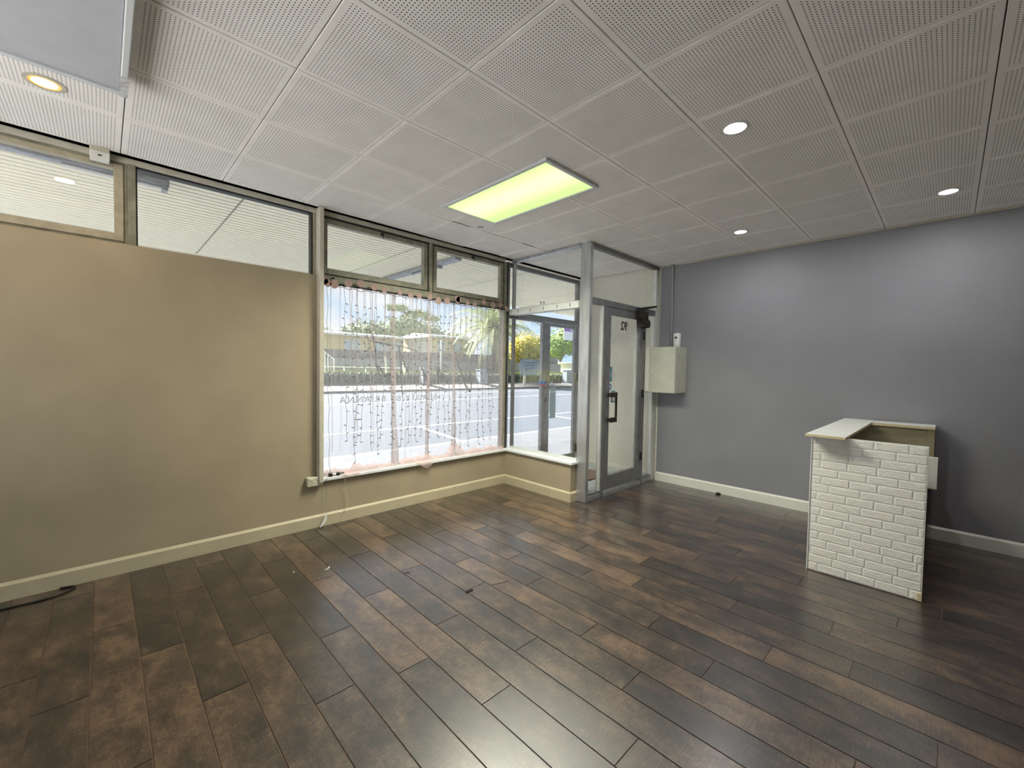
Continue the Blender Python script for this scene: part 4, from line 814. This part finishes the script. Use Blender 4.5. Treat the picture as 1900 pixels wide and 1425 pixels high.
blob_tree('umbrella_pine', 'thin flat topped pine rising above the other trees', (47, 84, 2.2), [(44.5, 84, 15.2, 2.9, .9), (49.7, 84, 14.4, 3.4, .9), (53.8, 84, 13.6, 2.2, .8), (47.8, 84, 13.4, 2.1, .65)], 'tree_green', 3, .25, 420, .22)
blob_tree('small_tree', 'small green tree seen at the left window edge', (16.8, 52, 1.8), [(16.6, 52, 5.1, 1.9, 1.5), (14.4, 52, 4.9, 1.7, 1.6)], 'tree_green', 4, .2, 400, .22)
blob_tree('small_tree', 'small round green tree right of the houses', (38.8, 54, 1.8), [(38.6, 54, 6.2, 1.8, 1.4), (41.2, 54, 5.5, 1.8, 1.5)], 'tree_green', 5, .2, 400, .22)
yt = blob_tree('yellow_tree', 'round bright yellow leaved tree on a pale trunk', (24.1, 23.2, .10), [(24.5, 23.2, 3.62, 1.68, 1.45), (23.5, 23.1, 3.3, 1.15, 1.15), (25.4, 23.3, 3.4, 1.2, 1.15)], 'leaf_yellow', 6, .13, 1500, .10, 'bark_pale')
blob_tree('leafy_tree', 'light green leafy tree behind the purple sign', (52, 42, 1.7), [(52.6, 42, 6.2, 3.0, 2.5), (55.6, 42, 7.2, 2.8, 3.0), (49.8, 42, 5.2, 2.3, 2.1)], 'leaf_green', 7, .25, 1200, .20)
blob_tree('leafy_tree', 'darker leafy tree low behind the porch door glass', (52, 33, 1.5), [(51.5, 33, 3.9, 2.6, 2.0), (54.5, 33, 4.2, 2.4, 2.2), (48.6, 33, 3.6, 1.8, 1.4)], 'tree_green', 8, .2, 900, .2)
# palm
pm = thing('palm_tree', 'large date palm with drooping fronds across the road', 'palm tree', (25.3, 28.6, .95))
tkp = MB(); PXY = (25.3, 28.6)
for i in range(14): tkp.tube([(PXY[0], PXY[1], .95+i*.33), (PXY[0], PXY[1], .95+i*.33+.30)], [.40, .50], 10)
tkp.build('trunk', 'bark', pm)
for i in range(84):
    q = random.Random(100+i); az = i*2.39996; el = 1.30-1.75*(i/84)+q.uniform(-.1, .1); ln_ = q.uniform(4.8, 6.0)
    p = Vector((PXY[0], PXY[1], 5.7)); dv = Vector((math.cos(az)*math.cos(el), math.sin(az)*math.cos(el), math.sin(el))); fr_ = MB(); path = [p.copy()]
    for s_ in range(14):
        p = p+dv*ln_/14; dv = (dv+Vector((0, 0, -.075-.02*s_*.4))).normalized(); path.append(p.copy())
    fr_.tube(path, [.035-.002*s_ for s_ in range(15)], 4)
    for s_ in range(1, 15):
        a = path[s_]; dd = (path[s_]-path[s_-1]).normalized(); sd_ = dd.cross(Vector((0, 0, 1)))
        sd_ = sd_.normalized() if sd_.length > .05 else Vector((1, 0, 0))
        for sg in (-1, 1):
            for hf in (0, .5):
                b3 = a-dd*ln_/14*hf; tip = b3+(sd_*sg*.55+dd*.55+Vector((0, 0, -.28))).normalized()*(.85-.028*s_); fr_.add([b3-dd*.05, b3+dd*.05, tip], [(0, 1, 2)])
    fr_.build('frond', 'palm', pm)
# cabinets, sign, bins
def cabinet(lab, x, y, z0, w_, h_, ):
    c = thing('utility_cabinet', lab, 'cabinet', (x, y, z0), 'grey cabinets across the road')
    MB().bbox(x-w_/2, x+w_/2, y-.3, y+.3, z0, z0+h_, .03).build('body', 'cabinet_far', c); MB().bbox(x-w_/2-.04, x+w_/2+.04, y-.34, y+.34, z0+h_, z0+h_+.08, .02).build('lid', 'cabinet_far', c)
    MB().bbox(x-w_/2+.06, x+w_/2-.06, y-.32, y-.30, z0+.1, z0+h_-.1, .01).build('door', 'fence_grey', c)
cabinet('grey utility cabinet standing in front of the hedge below the palm', 20.0, 24.35, .26, .85, 1.15); cabinet('grey utility cabinet near the tall white post', 14.2, 24.35, .26, .6, 1.2); cabinet('grey utility cabinet seen through the porch door glass', 32.0, 24.35, .26, 1.1, 1.25)
sg = thing('purple_sign', 'purple and white street sign with a white oval emblem', 'sign', (30.6, 23.0, .05))
MB().tube([(32.1, 23.1, .0), (32.1, 23.1, 6.9)], .07, 8).build('pole', 'galv', sg)
MB().box(29.55, 32.0, 23.0, 23.06, 5.50, 6.55).build('purple_panel', 'purple', sg); MB().box(29.55, 32.0, 23.0, 23.06, 4.62, 5.50).build('white_panel', 'white', sg)
MB().tube([(30.95+.42*math.cos(a*.3927), 22.985, 5.80+.20*math.sin(a*.3927)) for a in range(17)], .055, 6).build('oval_emblem', 'white', sg); MB().bbox(30.75, 31.2, 22.98, 22.99, 5.77, 5.84, .002).build('emblem_bar', 'white', sg)
ws = thing('white_shed', 'low white shed under the leafy trees', 'shed', (40, 30, 1.3)); MB().box(38.5, 43.0, 29.0, 32, 1.1, 2.45).build('wall', 'board_white', ws); MB().box(38.3, 43.2, 28.8, 32.2, 2.45, 2.6).build('roof', 'roof', ws); MB().box(40.4, 41.4, 28.97, 29.0, 1.3, 2.3).build('door', 'white', ws)

# ------------------------------------------------------------------ verandah
vr = thing('verandah', 'cream corrugated metal verandah soffit over the footpath', 'verandah', (0, 1.6, 3.05))
vr['kind'] = 'structure'
def corr(x0, x1, y0, y1, zz, pitch=.098):
    ys = []; y = y0
    while y < y1-pitch:
        ys += [(y, 0), (y+pitch*.79, 0), (y+pitch*.81, .060), (y+pitch*.985, .060)]; y += pitch
    ys.append((y1, 0)); q = MB(); n = len(ys)
    q.add([(x, yy, zz+d_) for x in (x0, x1) for yy, d_ in ys]+[(x, yy, zz+.062) for x in (x0, x1) for yy in (y0, y1)], [(i, i+1, n+i+1, n+i) for i in range(n-1)]+[(2*n, 2*n+1, 2*n+3, 2*n+2)])
    return q
xs = [-4.86-.0+1.93*i for i in range(7)]
xs = [-5.7]+xs
for a, b2 in zip(xs[:-1], xs[1:]): corr(a+.008, b2-.008, .17, 3.2, 3.05).build('soffit_sheet', 'soffit', vr)
MB().box(-5.72, 6.75, .16, 3.26, 3.12, 3.16).build('deck', 'galv', vr); MB().box(-5.72, 6.75, 3.2, 3.26, 3.045, 3.40).build('fascia', 'soffit', vr)
for x in xs[1:-1]: MB().box(x-.008, x+.008, .17, 3.2, 3.053, 3.11).build('joint_strip', 'olive', vr)
def batten(lab, x0, x1, y0, y1, z=3.05):
    b_ = thing('batten_light', lab, 'light fitting', ((x0+x1)/2, (y0+y1)/2, z), 'unlit batten lights under the verandah')
    MB().bbox(x0, x1, y0, y1, z-.055, z-.001, .006).build('channel', 'galv', b_)
    if x1-x0 > y1-y0: MB().tube([(x1-.02, (y0+y1)/2, z-.072), (x1-.62, (y0+y1)/2, z-.072)], .016, 8).build('tube', 'white', b_); MB().bbox(x1-.05, x1-.01, y0, y1, z-.09, z-.05, .004).build('lampholder', 'galv', b_)
    else: MB().tube([((x0+x1)/2, y0+.5, z-.072), ((x0+x1)/2, y0+1.2, z-.072)], .016, 8).build('tube', 'galv', b_); MB().bbox(x0, x1, y0+.45, y0+.5, z-.09, z-.05, .004).build('lampholder', 'galv', b_)
batten('long galvanised batten fitting under the verandah at the far left', -5.4, -3.46, .47, .56); batten('galvanised batten fitting crossing the verandah above the sash windows', -.45, -.34, .58, 2.65)
